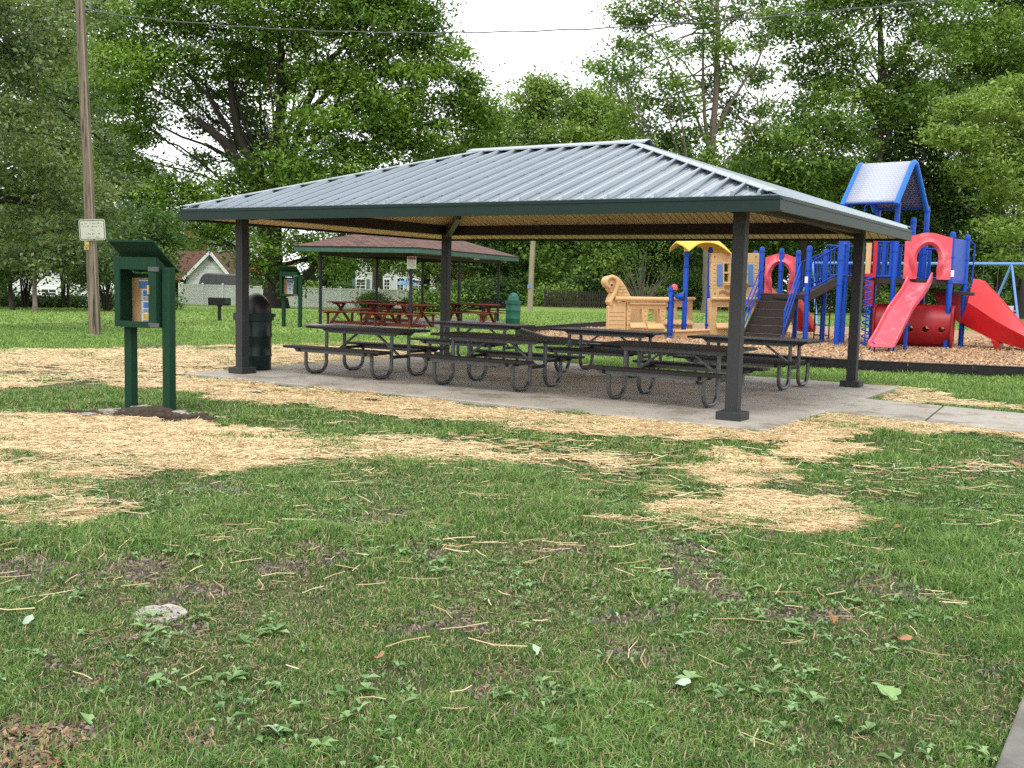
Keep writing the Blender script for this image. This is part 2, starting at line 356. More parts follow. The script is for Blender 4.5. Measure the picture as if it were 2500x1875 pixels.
STRAW += [(.016, gpoly(q)) for q in (
    [(1780, 1145), (1900, 1165), (1985, 1240), (1920, 1245), (1850, 1190)],
    [(600, 940), (1100, 935), (1450, 985), (1700, 1040), (1640, 1080), (1300, 1060), (900, 1045), (560, 1060)],
    [(1650, 1000), (2100, 985), (2212, 1010), (2000, 1080), (1850, 1120), (1700, 1060)])]
STRAW += [(.007, gpoly(q)) for q in ([(-300, 1040), (700, 1000), (1000, 1090), (1000, 1260), (400, 1290), (-300, 1300)], [(1000, 1100), (2300, 1100), (2300, 1400), (1000, 1300)],)]
SOIL = [gpoly(q) for q in (
    [(-100, 826), (100, 815), (250, 822), (230, 834), (90, 838), (-100, 855)], [(280, 742), (500, 748), (520, 756), (300, 756)],
    [(110, 893), (260, 884), (420, 890), (490, 925), (300, 932), (200, 912)], [(150, 942), (330, 946), (320, 960), (140, 958)], [(-60, 965), (120, 960), (160, 975), (-60, 980)],
    [(480, 975), (560, 968), (620, 980), (540, 992)], [(160, 1072), (270, 1072), (340, 1086), (260, 1105), (180, 1092)],
    [(-60, 1215), (100, 1205), (200, 1225), (120, 1250), (-60, 1255)], [(230, 1212), (330, 1210), (380, 1228), (280, 1236)], [(520, 1205), (640, 1208), (660, 1225), (580, 1240), (520, 1228)],
    [(1360, 1150), (1500, 1165), (1560, 1200), (1610, 1240), (1620, 1290), (1540, 1300), (1460, 1270), (1440, 1210)],
    [(1690, 1300), (1830, 1310), (1880, 1350), (1800, 1360), (1700, 1330)], [(700, 1130), (880, 1105), (920, 1120), (760, 1150)],
    [(-80, 1570), (80, 1560), (190, 1640), (140, 1720), (-80, 1720)], [(1280, 1320), (1420, 1310), (1480, 1330), (1320, 1350)],
    [(380, 820), (560, 842), (640, 860), (560, 862), (400, 838)], [(880, 905), (1010, 915), (1180, 930), (900, 915)],
    [(1180, 1180), (1300, 1190), (1300, 1210), (1180, 1205)], [(1040, 1480), (1130, 1500), (1110, 1530), (1030, 1510)], [(60, 1440), (130, 1440), (130, 1470), (60, 1470)])]
PATH = [pw(PW/2+PA+.002, -1.02)[:2], gp(2500, 1049, 0)[:2], gp(2500, 1049, 0)[:2]*2.2 - gp(2033, 998, 0)[:2]*1.2, gp(2500, 1007, 0)[:2]*2.2 - gp(2130, 972, 0)[:2]*1.2, gp(2500, 1007, 0)[:2], pw(PW/2+PA+.002, 1.02)[:2]]
c1_, c2_ = gp(2500, 1712)[:2], gp(2437, 1878)[:2]; cd_ = (c2_ - c1_) / np.linalg.norm(c2_ - c1_); cn_ = np.array([-cd_[1], cd_[0]]); cn_ = cn_ if cn_[0] > 0 else -cn_
WALK = [c1_ - cd_ * 9, c2_ + cd_ * 4, c2_ + cd_ * 4 + cn_ * 1.6, c1_ - cd_ * 9 + cn_ * 1.6]
BR_, BC_, BL_ = np.array([9.97, 20.21]), np.array([7.88, 20.69]), gp(1400, 846)[:2]
BED = [tuple(q) for q in (BR_ + (BR_ - BC_) * 3.5, BR_, BC_, np.array([6.32, 21.37]), gp(1500, 860)[:2], gp(1335, 843)[:2], gp(1262, 817)[:2], gp(1480, 799)[:2], gp(1700, 795)[:2] + [1, 3], np.array([26, 44]), np.array([34, 30]))]
SH_M, SH_TH, SH_L1, SH_L2 = at(1024, 605, 33.5)[:2], .33, 4.6, 10.0
SH_A = np.array([-math.cos(SH_TH), math.sin(SH_TH)]); SH_B = np.array([math.sin(SH_TH), math.cos(SH_TH)])
SH_SLAB = [SH_M + SH_A*.25 + SH_B*.25, SH_M + SH_A*(SH_L1-.25) + SH_B*.25, SH_M + SH_A*(SH_L1-.25) + SH_B*(SH_L2-.25), SH_M + SH_A*.25 + SH_B*(SH_L2-.25)]
def blocked(X, Y):
    lx, ly = ploc(X, Y)
    b = (abs(lx) < PW/2 + PA + .01) & (abs(ly) < PD/2 + PA + .01)
    for q in (PATH, WALK, BED, SH_SLAB): b |= inpoly(X, Y, q)
    return b
def jit(X, Y, amp, sc, seed): return X + amp * 2 * (fbm(X, Y, sc, seed) - .5), Y + amp * 2 * (fbm(X, Y, sc, seed + 31) - .5)
def soil_band(X, Y):
    jx, jy = jit(X, Y, .5, .5, 17); return inpoly(jx, jy, STRAW[0][1]) & (fbm(X * .25, Y * .9, .9, 99) > .55)
def straw_d(X, Y, soft=1.0):
    d = np.zeros(X.shape)
    jx, jy = jit(X, Y, .42 * soft, .38, 3)
    for wgt, P in STRAW: d = np.maximum(d, wgt * inpoly(jx, jy, P))
    far = np.clip((Y - 9) / 4, 0, 1)
    d = np.where((soil_band(X, Y) > 0), d * .12, d)
    hole = fbm(X * .40, Y, .5, 77)
    d = np.where(hole < .40 + .06 * far, d * .14, np.where(hole < .47 + .05 * far, d * .55, d))
    return np.maximum(d, .0018 * (Y < 12) * (fbm(X, Y, 1.1, 12) > .45))
def soil_d(X, Y):
    d = np.zeros(X.shape); jx, jy = jit(X, Y, .22, .4, 13)
    for P in SOIL: d = np.maximum(d, 1.0 * inpoly(jx, jy, P))
    near = np.clip((12 - Y) / 3, 0, 1); left = np.clip((.5 - X) / 1.5, 0, 1)
    bare = np.clip((fbm(X, Y, .55, 41) - (.66 - .05 * left)) * 7, 0, 1) * near
    jx, jy = jit(X, Y, .5, .5, 17)
    band = inpoly(jx, jy, STRAW[0][1]) & (fbm(X * .25, Y * .9, .9, 99) > .55)
    return np.maximum(np.maximum(d, bare), 1.0 * band)

# ------------------------------------------------------------------ the ground sheet
def nonuni(lo, hi, step, out, ratio):
    c = list(np.arange(lo, hi + 1e-6, step)); s = step
    a = [];  x = c[0]; s = step
    while x > out[0]: s *= ratio; x -= s; a.append(x)
    b = []; x = c[-1]; s = step
    while x < out[1]: s *= ratio; x += s; b.append(x)
    return np.array(a[::-1] + c + b)
gx = nonuni(-9, 9, .09, (-900, 900), 1.09); gy = nonuni(2.6, 21, .09, (-60, 1200), 1.07)
GX, GY = np.meshgrid(gx, gy)
GZ = gz(GX, GY) + .020 * (fbm(GX, GY, 1.6, 1) - .5) + np.where(GY < 12, .022 * (fbm(GX, GY, .35, 2) - .5), 0)
st, so = straw_d(GX, GY), soil_d(GX, GY); GZ = GZ - .012 * so + .012 * (st > .5) * (GY < 25)
GZ = np.where(blocked(GX, GY), np.minimum(GZ, -.075), GZ)
nx, ny = len(gx), len(gy); idx = np.arange(nx * ny).reshape(ny, nx)
fc = np.stack([idx[:-1, :-1], idx[:-1, 1:], idx[1:, 1:], idx[1:, :-1]], -1).reshape(-1, 4)
mk = np.stack([st, so, np.clip(fbm(GX, GY, 2.5, 21), 0, 1), np.ones_like(st)], -1).reshape(-1, 4)
gm = bpy.data.materials.new('lawn_soil'); gm.use_nodes = True; t = gm.node_tree; L = t.links.new; b = t.nodes['Principled BSDF']; b.inputs['Roughness'].default_value = .95; b.inputs['Specular IOR Level'].default_value = .2
co = N(t, 'ShaderNodeTexCoord'); at_ = N(t, 'ShaderNodeAttribute'); at_.attribute_name = 'mask'; sp_ = N(t, 'ShaderNodeSeparateColor'); L(at_.outputs['Color'], sp_.inputs[0])
def nz(scale, detail=6, st=None, rough=.6):
    n = N(t, 'ShaderNodeTexNoise'); n.inputs['Scale'].default_value = scale; n.inputs['Detail'].default_value = detail; n.inputs['Roughness'].default_value = rough
    if st:
        mp = N(t, 'ShaderNodeMapping'); mp.inputs['Scale'].default_value = st; L(co.outputs['Object'], mp.inputs[0]); L(mp.outputs[0], n.inputs['Vector'])
    else: L(co.outputs['Object'], n.inputs['Vector'])
    return n
def ramp(n, cols):
    r = N(t, 'ShaderNodeValToRGB'); e = r.color_ramp.elements
    while len(e) < len(cols): e.new(.5)
    for k, (p, c) in enumerate(cols): e[k].position = p; e[k].color = (*c, 1)
    L(n.outputs['Fac'], r.inputs['Fac']); return r
def mixc(f, a, b_, blend='MIX'):
    m = N(t, 'ShaderNodeMix'); m.data_type = 'RGBA'; m.blend_type = blend
    L(f, m.inputs[0]) if not isinstance(f, float) else setattr(m.inputs[0], 'default_value', f)
    L(a, m.inputs[6]); L(b_, m.inputs[7]); return m.outputs[2]
g_fine = ramp(nz(9, 8), [(.35, (.125, .185, .040)), (.65, (.275, .370, .100))])
g_big = ramp(nz(.35, 5), [(.35, (.80, .85, .8)), (.65, (1.15, 1.1, 1.0))])
grass_c = mixc(1.0, g_fine.outputs[0], g_big.outputs[0], 'MULTIPLY')
soil_c = ramp(nz(14, 10, rough=.75), [(.3, (.050, .038, .030)), (.55, (.120, .098, .082)), (.75, (.20, .17, .15))])
straw_c = ramp(nz(30, 6, (.35, 2.2, 1)), [(.35, (.14, .085, .035)), (.5, (.36, .235, .09)), (.7, (.58, .43, .21))])
sepY = N(t, 'ShaderNodeSeparateXYZ'); L(co.outputs['Object'], sepY.inputs[0])
nf = N(t, 'ShaderNodeMapRange'); nf.inputs[1].default_value = 9; nf.inputs[2].default_value = 26; L(sepY.outputs['Y'], nf.inputs[0])
under = ramp(nz(22, 8), [(.35, (.045, .042, .022)), (.65, (.15, .12, .075))])
c_ = mixc(nf.outputs[0], under.outputs[0], grass_c); c_ = mixc(sp_.outputs[1], c_, soil_c.outputs[0]); c_ = mixc(sp_.outputs[0], c_, straw_c.outputs[0])
L(c_, b.inputs['Base Color']); bn = nz(45, 8); bp = N(t, 'ShaderNodeBump'); bp.inputs['Strength'].default_value = .8; bp.inputs['Distance'].default_value = .02
L(bn.outputs['Fac'], bp.inputs['Height']); L(bp.outputs['Normal'], b.inputs['Normal'])
g = np_mesh('ground', np.stack([GX, GY, GZ], -1).reshape(-1, 3), fc, gm, {'mask': mk}, smooth=True); tag(g, kind='structure', label='park lawn with bare soil and straw patches')
def gh(X, Y):
    X, Y = np.asarray(X, float), np.asarray(Y, float)
    return gz(X, Y) + .020 * (fbm(X, Y, 1.6, 1) - .5) + np.where(Y < 12, .022 * (fbm(X, Y, .35, 2) - .5), 0)

# ------------------------------------------------------------------ grass blades, straw, chips, weeds
def fan(n, y0, y1, margin=.06):                # points over the strip of ground the photo could see
    Y = np.sqrt(rng.random(n) * (y1**2 - y0**2) + y0**2); k = .5 + margin + .35 / Y
    X = (rng.random(n) * 2 - 1) * Y * k; return X, Y
def blades(X, Y, Z, hgt, wid, rnd, lean=1.0):
    n = len(X); a = rng.random(n) * 2 * np.pi; f = rng.random(n) * 2 * np.pi
    dx, dy = np.cos(a), np.sin(a); px, py = np.cos(f) * wid / 2, np.sin(f) * wid / 2
    ln = hgt * lean * (.2 + rng.random(n)); m = .5
    base = np.stack([X, Y, Z], -1)
    V = np.empty((n, 5, 3)); V[:, 0] = base - np.stack([px, py, 0*px], -1); V[:, 1] = base + np.stack([px, py, 0*px], -1)
    mid = base + np.stack([dx * ln * .3, dy * ln * .3, hgt * .6], -1)
    V[:, 2] = mid + np.stack([px * .8, py * .8, 0*px], -1); V[:, 3] = mid - np.stack([px * .8, py * .8, 0*px], -1)
    V[:, 4] = base + np.stack([dx * ln, dy * ln, hgt * (.55 + .45 * rng.random(n))], -1)
    i = np.arange(n)[:, None] * 5
    T = np.concatenate([i + [0, 1, 2], i + [0, 2, 3], i + [3, 2, 4]])
    return V.reshape(-1, 3), T, np.repeat(rnd, 5)
VV, TT, RR = [], [], []; off = 0
for n, y0, y1, h0, wd in ((230000, 2.9, 5.2, .044, .0048), (300000, 5.2, 9, .052, .0066), (290000, 9, 16, .055, .010), (200000, 16, 30, .058, .018), (110000, 30, 60, .06, .04)):
    X, Y = fan(n, y0, y1)
    if y0 >= 9: X, Y = X[X < 1e9], Y
    d = (1 - .80 * np.clip(straw_d(X, Y) * 1.3, 0, 1)) * (1 - .80 * soil_d(X, Y)) * (.45 + .9 * fbm(X, Y, .45, 55))
    keep = (rng.random(len(X)) < d) & ~blocked(X, Y); X, Y = X[keep], Y[keep]
    lush = fbm(X, Y, .9, 61); right = np.clip((X - .5) / 2.5, 0, 1)
    rn = np.clip(.42 + .35 * (lush - .5) + .55 * (fbm(X, Y, .16, 63) - .5) + rng.normal(0, .22, len(X)) + .22 * np.clip((Y - 13) / 8, 0, 1), 0, 1)
    dry = rng.random(len(X)) < (.20 - .15 * right) * (1.3 - lush) * (Y < 16); rn = np.where(dry, .93 + .07 * rng.random(len(X)), rn * .86)
    hh = h0 * (.30 + 1.9 * lush**1.8) * (.75 + .6 * fbm(X, Y, .13, 66)) * (.6 + .8 * rng.random(len(X)))
    v, tt, r = blades(X, Y, gh(X, Y) - .004, hh, wd * (.7 + .6 * rng.random(len(X))), rn)
    VV.append(v); TT.append(tt + off); RR.append(r); off += len(v)
gmat = bpy.data.materials.new('grass_blades'); gmat.use_nodes = True; t = gmat.node_tree; L = t.links.new; b = t.nodes['Principled BSDF']
a_ = N(t, 'ShaderNodeAttribute'); a_.attribute_name = 'rnd'; r_ = N(t, 'ShaderNodeValToRGB'); e = r_.color_ramp.elements
for k, (p, c) in enumerate([(0, (.032, .095, .018)), (.40, (.125, .255, .045)), (.86, (.330, .470, .125)), (.93, (.40, .35, .18)), (1, (.56, .47, .29))]):
    if k > 1: e.new(p)
    e[k].position = p; e[k].color = (*c, 1)
e = r_.color_ramp.elements
for k, (p, c) in enumerate([(0, (.032, .095, .018)), (.40, (.125, .255, .045)), (.86, (.330, .470, .125)), (.93, (.40, .35, .18)), (1, (.56, .47, .29))]): e[k].position = p; e[k].color = (*c, 1)
L(a_.outputs['Fac'], r_.inputs['Fac']); L(r_.outputs[0], b.inputs['Base Color']); b.inputs['Roughness'].default_value = .45; b.inputs['Specular IOR Level'].default_value = .35
tr = N(t, 'ShaderNodeBsdfTranslucent'); L(r_.outputs[0], tr.inputs['Color']); ms = N(t, 'ShaderNodeMixShader'); ms.inputs[0].default_value = .3
L(b.outputs[0], ms.inputs[1]); L(tr.outputs[0], ms.inputs[2]); L(ms.outputs[0], t.nodes['Material Output'].inputs['Surface'])
go = np_mesh('grass', np.concatenate(VV), np.concatenate(TT), gmat, {'rnd': np.concatenate(RR)}, k=3); tag(go, 'short patchy green grass across the park lawn', 'grass', kind='stuff')
def lying(X, Y, Z, ln, wid, rnd, bend=.25, tilt=.08):
    n = len(X); a = rng.random(n) * 2 * np.pi; b_ = a + rng.normal(0, bend, n); d1 = np.stack([np.cos(a), np.sin(a), rng.normal(0, tilt, n)], -1); d2 = np.stack([np.cos(b_), np.sin(b_), rng.normal(0, tilt, n)], -1)
    p1 = np.stack([-np.sin(a), np.cos(a), 0 * a], -1) * wid[:, None] / 2; m = np.stack([X, Y, Z + wid * .5], -1)
    up = np.stack([0 * a, 0 * a, wid * .55], -1)
    A, B = m - d1 * ln[:, None] / 2, m + d2 * ln[:, None] / 2
    A[:, 2] = np.maximum(A[:, 2], Z + .001); B[:, 2] = np.maximum(B[:, 2], Z + .001)
    V = np.empty((n, 9, 3))
    for k, q in enumerate((A, m, B)): V[:, 3*k] = q - p1; V[:, 3*k+1] = q + up; V[:, 3*k+2] = q + p1
    i = np.arange(n)[:, None] * 9
    Q = np.concatenate([i + [0, 1, 4, 3], i + [1, 2, 5, 4], i + [3, 4, 7, 6], i + [4, 5, 8, 7]])
    return V.reshape(-1, 3), Q, np.repeat(rnd, 9)
VV, QQ, RR = [], [], []; off = 0
for n, y0, y1, wd, lm in ((60000, 2.9, 9, .0050, .17), (130000, 9, 14, .0072, .22), (110000, 14, 24, .011, .26)):
    X, Y = fan(n * 3, y0, y1); d = straw_d(X, Y, 1.3); keep = (rng.random(len(X)) < d * (.9 if y0 > 8 else .8)) & ~blocked(X, Y); X, Y = X[keep], Y[keep]
    s = (.7 + .6 * rng.random(len(X))) * (d[keep] < .1) + (d[keep] >= .1)
    v, q, r = lying(X, Y, gh(X, Y) + .012 + .028 * rng.random(len(X)) * (d[keep] > .2) + .018 * (d[keep] < .2), lm * s * (.4 + 1.0 * rng.random(len(X))), wd * (.6 + .7 * rng.random(len(X))), np.clip(rng.normal(.5, .28, len(X)), 0, 1))
    VV.append(v); QQ.append(q + off); RR.append(r); off += len(v)
# loose stalks blown over the slab and the path
X, Y = fan(40000, 11, 22); lx, ly = ploc(X, Y); on = (abs(lx) < PW/2+PA-.05) & (abs(ly) < PD/2+PA-.05) | inpoly(X, Y, PATH)
kp = on & (rng.random(len(X)) < .16 * (fbm(X, Y, 1.2, 8) > .45)); X, Y = X[kp], Y[kp]
v, q, r = lying(X, Y, np.full(len(X), .004), .09 * (.4 + rng.random(len(X))), np.full(len(X), .005), .35 * rng.random(len(X)), tilt=.0)
VV.append(v); QQ.append(q + off); RR.append(r); off += len(v)
smat = leafmat('straw_stalks', (.30, .165, .055), (.88, .73, .45), trans=.12, rough=.45)
so_ = np_mesh('straw', np.concatenate(VV), np.concatenate(QQ), smat, {'rnd': np.concatenate(RR)}); tag(so_, 'golden straw mulch scattered around the pavilion slab', 'straw', kind='stuff')
# broad-leaved weeds and clover between the blades
X, Y = fan(6500, 3, 12); k = ~blocked(X, Y) & (straw_d(X, Y) < .3) & (fbm(X, Y, 1.3, 70) > .45); X, Y = X[k], Y[k]; VV, QQ, RR = [], [], []; off = 0
for x, y in zip(X, Y):
    m = rng.integers(3, 9); R = .010 + .028 * rng.random()**2.5; z = float(gh(x, y)); a = rng.random(m) * 6.28; rr = R * (.4 + rng.random(m))
    cx_, cy_ = x + np.cos(a) * rr, y + np.sin(a) * rr; L_ = R * (.7 + .5 * rng.random(m)); W_ = L_ * (.28 + .3 * rng.random())
    for j in range(m):
        d_ = np.array([math.cos(a[j]), math.sin(a[j])]); p_ = np.array([-d_[1], d_[0]]); zz = z + .02 + .02 * rng.random()
        c_0 = np.array([cx_[j], cy_[j]])
        VV += [[*(c_0 - d_ * L_[j]), zz - .012], [*(c_0 + p_ * W_[j]), zz + .003], [*(c_0 + d_ * L_[j]), zz - .004], [*(c_0 - p_ * W_[j]), zz + .003]]
        QQ.append([off, off + 1, off + 2, off + 3]); off += 4; RR += [rng.random()] * 4
wo = np_mesh('weeds', np.array(VV), np.array(QQ), leafmat('weed_leaves', (.07, .17, .04), (.30, .45, .19), trans=.2, rough=.4), {'rnd': np.array(RR)}); tag(wo, 'low broad-leaved weeds and clover in the grass', 'weeds', kind='stuff')
X, Y = fan(24000, 2.9, 11); k = ~blocked(X, Y) & (fbm(X, Y, .7, 88) > .42); X, Y = X[k], Y[k]
v, q, r = lying(X, Y, gh(X, Y) + .004 + .02*rng.random(len(X)), .035 * (.4 + 1.2*rng.random(len(X))), np.full(len(X), .0032), rng.random(len(X)), tilt=.35)
th_ = np_mesh('thatch', v, q, leafmat('dead_thatch', (.14, .09, .05), (.46, .36, .21), trans=.1, rough=.7), {'rnd': r}); tag(th_, 'dead brown thatch between the grass blades', 'thatch', kind='stuff')
# wood chips in the bare corner at the front and on bare soil, and the loose top of the playground bed
def chips(n, sampler, size, name, label, cols, thick=.3, zf=None):
    X, Y = sampler(n); n = len(X); Z = zf(X, Y) if zf else gh(X, Y) + .004; a = rng.random(n) * 6.28; l = size * (.5 + rng.random(n)); w_ = l * (.3 + .35 * rng.random(n)); tl = rng.normal(0, .35, (n, 2))
    V = np.empty((n, 5, 3)); d = np.stack([np.cos(a), np.sin(a)], -1); p = np.stack([-d[:, 1], d[:, 0]], -1)
    for k, (i, j) in enumerate(((-1, -1), (1, -1), (1, 1), (-1, 1))):
        V[:, k, :2] = np.stack([X, Y], -1) + i * d * l[:, None] / 2 + j * p * w_[:, None] / 2; V[:, k, 2] = Z + np.maximum(0, .25 * l + (i * tl[:, 0] * l + j * tl[:, 1] * w_) / 2)
    V[:, 4] = V[:, :4].mean(1); V[:, 4, 2] += l * thick * .4
    i = np.arange(n)[:, None] * 5; T = np.concatenate([i + [0, 1, 4], i + [1, 2, 4], i + [2, 3, 4], i + [3, 0, 4]])
    o = np_mesh(name, V.reshape(-1, 3), T, leafmat(name + '_wood', *cols, trans=.0, rough=.8), {'rnd': np.repeat(rng.random(n), 5)}, k=3); return tag(o, label, name.split('_')[-1], kind='stuff')
CH = gpoly([(-60, 1555), (60, 1560), (150, 1590), (210, 1640), (260, 1720), (-60, 1740)])
def s1(n):
    X, Y = fan(n, 3.0, 4.6); k = inpoly(*jit(X, Y, .12, .3, 5), CH) | ((soil_d(X, Y) > .5) & (X < 0) & (rng.random(len(X)) < .15)); return X[k], Y[k]
chips(26000, s1, .022, 'wood_chips', 'brown wood chips on bare soil in the front left corner', ((.10, .045, .028), (.42, .25, .16)))
def s3(n):
    X, Y = fan(n, 2.9, 14); k = (soil_d(X, Y) > .4) & ~blocked(X, Y); return X[k], Y[k]
chips(160000, s3, .016, 'soil_crumbs', 'loose crumbs and pebbles of bare soil', ((.045, .033, .025), (.26, .21, .17)), thick=1.4)
# ------------------------------------------------------------------ slabs, paths, playground bed
def slab(name, poly, z0, z1, m, label, bevel=.012):
    P = [(q[0], q[1], z0) for q in poly]; o = MB().prism(P, (0, 0, z1 - z0)).build(name, m, bevel=bevel); return tag(o, label, kind='structure')
hw, hd = PW/2 + PA, PD/2 + PA
slab('slab', [pw(-hw, -hd), pw(hw, -hd), pw(hw, hd), pw(-hw, hd)], -.22, 0, M['concrete'], 'pale concrete slab under the metal-roofed pavilion')
pj = [np.array(q) for q in PATH]
def lerp(a, b, k): return a * (1 - k) + b * k
near = [pj[0], pj[2]]; far_ = [pj[5], pj[3]]
cuts = [0, .245, .55, .85, 1]
for k in range(4):
    a0, a1 = cuts[k], cuts[k + 1] - (.006 if k < 3 else 0)
    slab('path', [lerp(near[0], near[1], a0), lerp(near[0], near[1], a1), lerp(far_[0], far_[1], a1), lerp(far_[0], far_[1], a0)], -.2, -.006, M['concrete'], 'concrete path leading right from the pavilion slab', .008)
slab('walkway', WALK, -.2, -.012, M['concrete_old'], 'old rough concrete walk at the lower right corner')
slab('shelter_slab', SH_SLAB, -.2, -.015, M['concrete'], 'concrete floor of the brown-roofed shelter')
bx = np.array(BED); bb = bx.min(0), bx.max(0)
ch = bpy.data.materials.new('playground_chips'); ch.use_nodes = True; t = ch.node_tree; L = t.links.new; b = t.nodes['Principled BSDF']; b.inputs['Roughness'].default_value = .9; co = N(t, 'ShaderNodeTexCoord')
v1 = N(t, 'ShaderNodeTexVoronoi'); v1.inputs['Scale'].default_value = 14; L(co.outputs['Object'], v1.inputs['Vector'])
r1 = N(t, 'ShaderNodeSeparateColor'); L(v1.outputs['Color'], r1.inputs[0]); rr = N(t, 'ShaderNodeValToRGB'); e = rr.color_ramp.elements; e[0].color = (.26, .15, .075, 1); e[1].color = (.50, .34, .20, 1); L(r1.outputs[0], rr.inputs['Fac'])
n2 = nz(.8, 5); r2 = ramp(n2, [(.35, (.72, .70, .68)), (.65, (1.12, 1.1, 1.1))]); L(mixc(1.0, rr.outputs[0], r2.outputs[0], 'MULTIPLY'), b.inputs['Base Color'])
bp = N(t, 'ShaderNodeBump'); bp.inputs['Strength'].default_value = 1; bp.inputs['Distance'].default_value = .04; L(v1.outputs['Distance'], bp.inputs['Height']); L(bp.outputs[0], b.inputs['Normal'])
slab('playground_bed', BED, -.2, -.02, ch, 'tan wood chip bed under the playground', 0)
def s2(n):
    X = bb[0][0] + rng.random(n) * 24; Y = 20 + rng.random(n)**1.5 * 18; k = inpoly(X, Y, BED) & (abs(X) < Y * .52); return X[k], Y[k]
chips(70000, s2, .05, 'playground_chips', 'loose tan wood chips covering the playground bed', ((.25, .14, .07), (.58, .40, .24)), zf=lambda X, Y: np.full(len(X), -.02) + .05 * fbm(X, Y, 1.2, 4))
# ------------------------------------------------------------------ the pavilion
pav = thing('pavilion', pw(0, 0), PYAW, 'open picnic pavilion with ribbed blue-green metal hip roof on four dark grey posts', 'pavilion')
W2, D2 = PW/2, PD/2; A_, B_ = W2 + PE, D2 + PE; RL = A_ - B_; SL = (PZR - PZE) / B_
for sx in (-1, 1):
    for sy in (-1, 1):
        m = MB().box((sx*W2, sy*D2, 1.27), (.15, .15, 2.54)); p = m.build('post', M['post'], pav, bevel=.008)
        MB().box((sx*W2, sy*D2, .05), (.31, .31, .10)).build('post_base', M['post'], p, bevel=.008)
bz0, bz1 = 2.47, 2.67
for y in (-D2, D2): MB().box((0, y, (bz0+bz1)/2), (PW - .154, .16, bz1-bz0)).build('beam', M['beam'], pav, bevel=.006)
for x in (-W2, W2): MB().box((x, 0, (bz0+bz1)/2), (.16, PD - .154, bz1-bz0)).build('beam', M['beam'], pav, bevel=.006)
def face_pt(side, s, u, off=0):          # side 0 front, 1 right, 2 back, 3 left; s along the eave, u in from the eave
    z = PZE + SL * u + off
    return {0: (s, -B_ + u, z), 1: (A_ - u, s, z), 2: (-s, B_ - u, z), 3: (-A_ + u, -s, z)}[side]
nf_ = Vector((0, -SL, 1)).normalized()
for side, nm in enumerate(('front', 'right', 'back', 'left')):
    E_ = A_ if side % 2 == 0 else B_
    tp = RL if side % 2 == 0 else 0.001
    m = MB(); q = [face_pt(side, -E_, 0), face_pt(side, E_, 0), face_pt(side, tp, B_), face_pt(side, -tp, B_)]
    m.prism(q, (0, 0, -.018))
    s = -E_ + .10; k = 0
    while s < E_ - .05:
        umax = min(B_, E_ - abs(s)) - .03
        if umax > .08:
            for (ds, wb, wt, h) in ((0, .060, .022, .050), (.105, .036, .014, .005), (.205, .036, .014, .005)):
                ss = s + ds; um = min(B_, E_ - abs(ss)) - .03
                if um < .08: continue
                vs = []
                for u in (-.012, um):
                    for (o, hh) in ((-wb/2, 0), (-wt/2, h), (wt/2, h), (wb/2, 0)): vs.append(face_pt(side, ss + o, u, hh + .0015))
                m.add(vs, [(0, 1, 5, 4), (1, 2, 6, 5), (2, 3, 7, 6), (3, 2, 1, 0), (4, 5, 6, 7)])
            for u in (.35, 1.45, 2.55):       # screw heads beside each rib
                if u < umax - .1 and nm in ('front', 'right'):
                    c = Vector(face_pt(side, s + .055, u, .006)); m.box(c, (.022, .022, .014))
        s += .305
    m.build('roof_panel', M['roof'], pav)
    m = MB(); cu = .02
    q = [face_pt(side, -E_ + cu, cu, -.15), face_pt(side, E_ - cu, cu, -.15), face_pt(side, tp, B_, -.15), face_pt(side, -tp, B_, -.15)]
    m.prism(q, (0, 0, .03)); m.build('ceiling', M['wood_x'] if side % 2 == 0 else M['wood_y'], pav)
    # fascia with a lip and a drip edge
    a, b_ = Vector(face_pt(side, -E_, 0)), Vector(face_pt(side, E_, 0)); d = (b_ - a).normalized(); n_ = d.cross(Vector((0, 0, 1)))
    m = MB(); c = (a + b_) / 2 + n_ * .014; Ln = (b_ - a).length
    Mx = Matrix((d, -n_, Vector((0, 0, 1)))).transposed()
    e2 = .028 if side % 2 == 0 else 0
    m.box(c + Vector((0, 0, -.092)), (Ln + e2 * 2, .028, .165), M=Mx)
    m.box(c + n_ * .012 + Vector((0, 0, -.045)), (Ln + e2 * 2 + (.05 if e2 else 0), .024, .012), M=Mx)
    m.box(c + n_ * .006 + Vector((0, 0, -.175)), (Ln + e2 * 2 - (0 if e2 else .0), .04, .012), M=Mx)
    m.build('fascia', M['fascia'], pav)
m = MB()
for s in (-1, 1):
    vs = [(-RL - .28, 0, PZR + .062), (RL + .28, 0, PZR + .062), (RL + .28, s * .17, PZR + .062 - .17 * SL), (-RL - .28, s * .17, PZR + .062 - .17 * SL)]
    m.prism(vs, (0, 0, -.008)); m.prism([vs[3], vs[2], tuple(np.array(vs[2]) - (0, 0, .022)), tuple(np.array(vs[3]) - (0, 0, .022))], (0, s*.006, 0))
m.build('ridge_cap', M['cap'], pav)
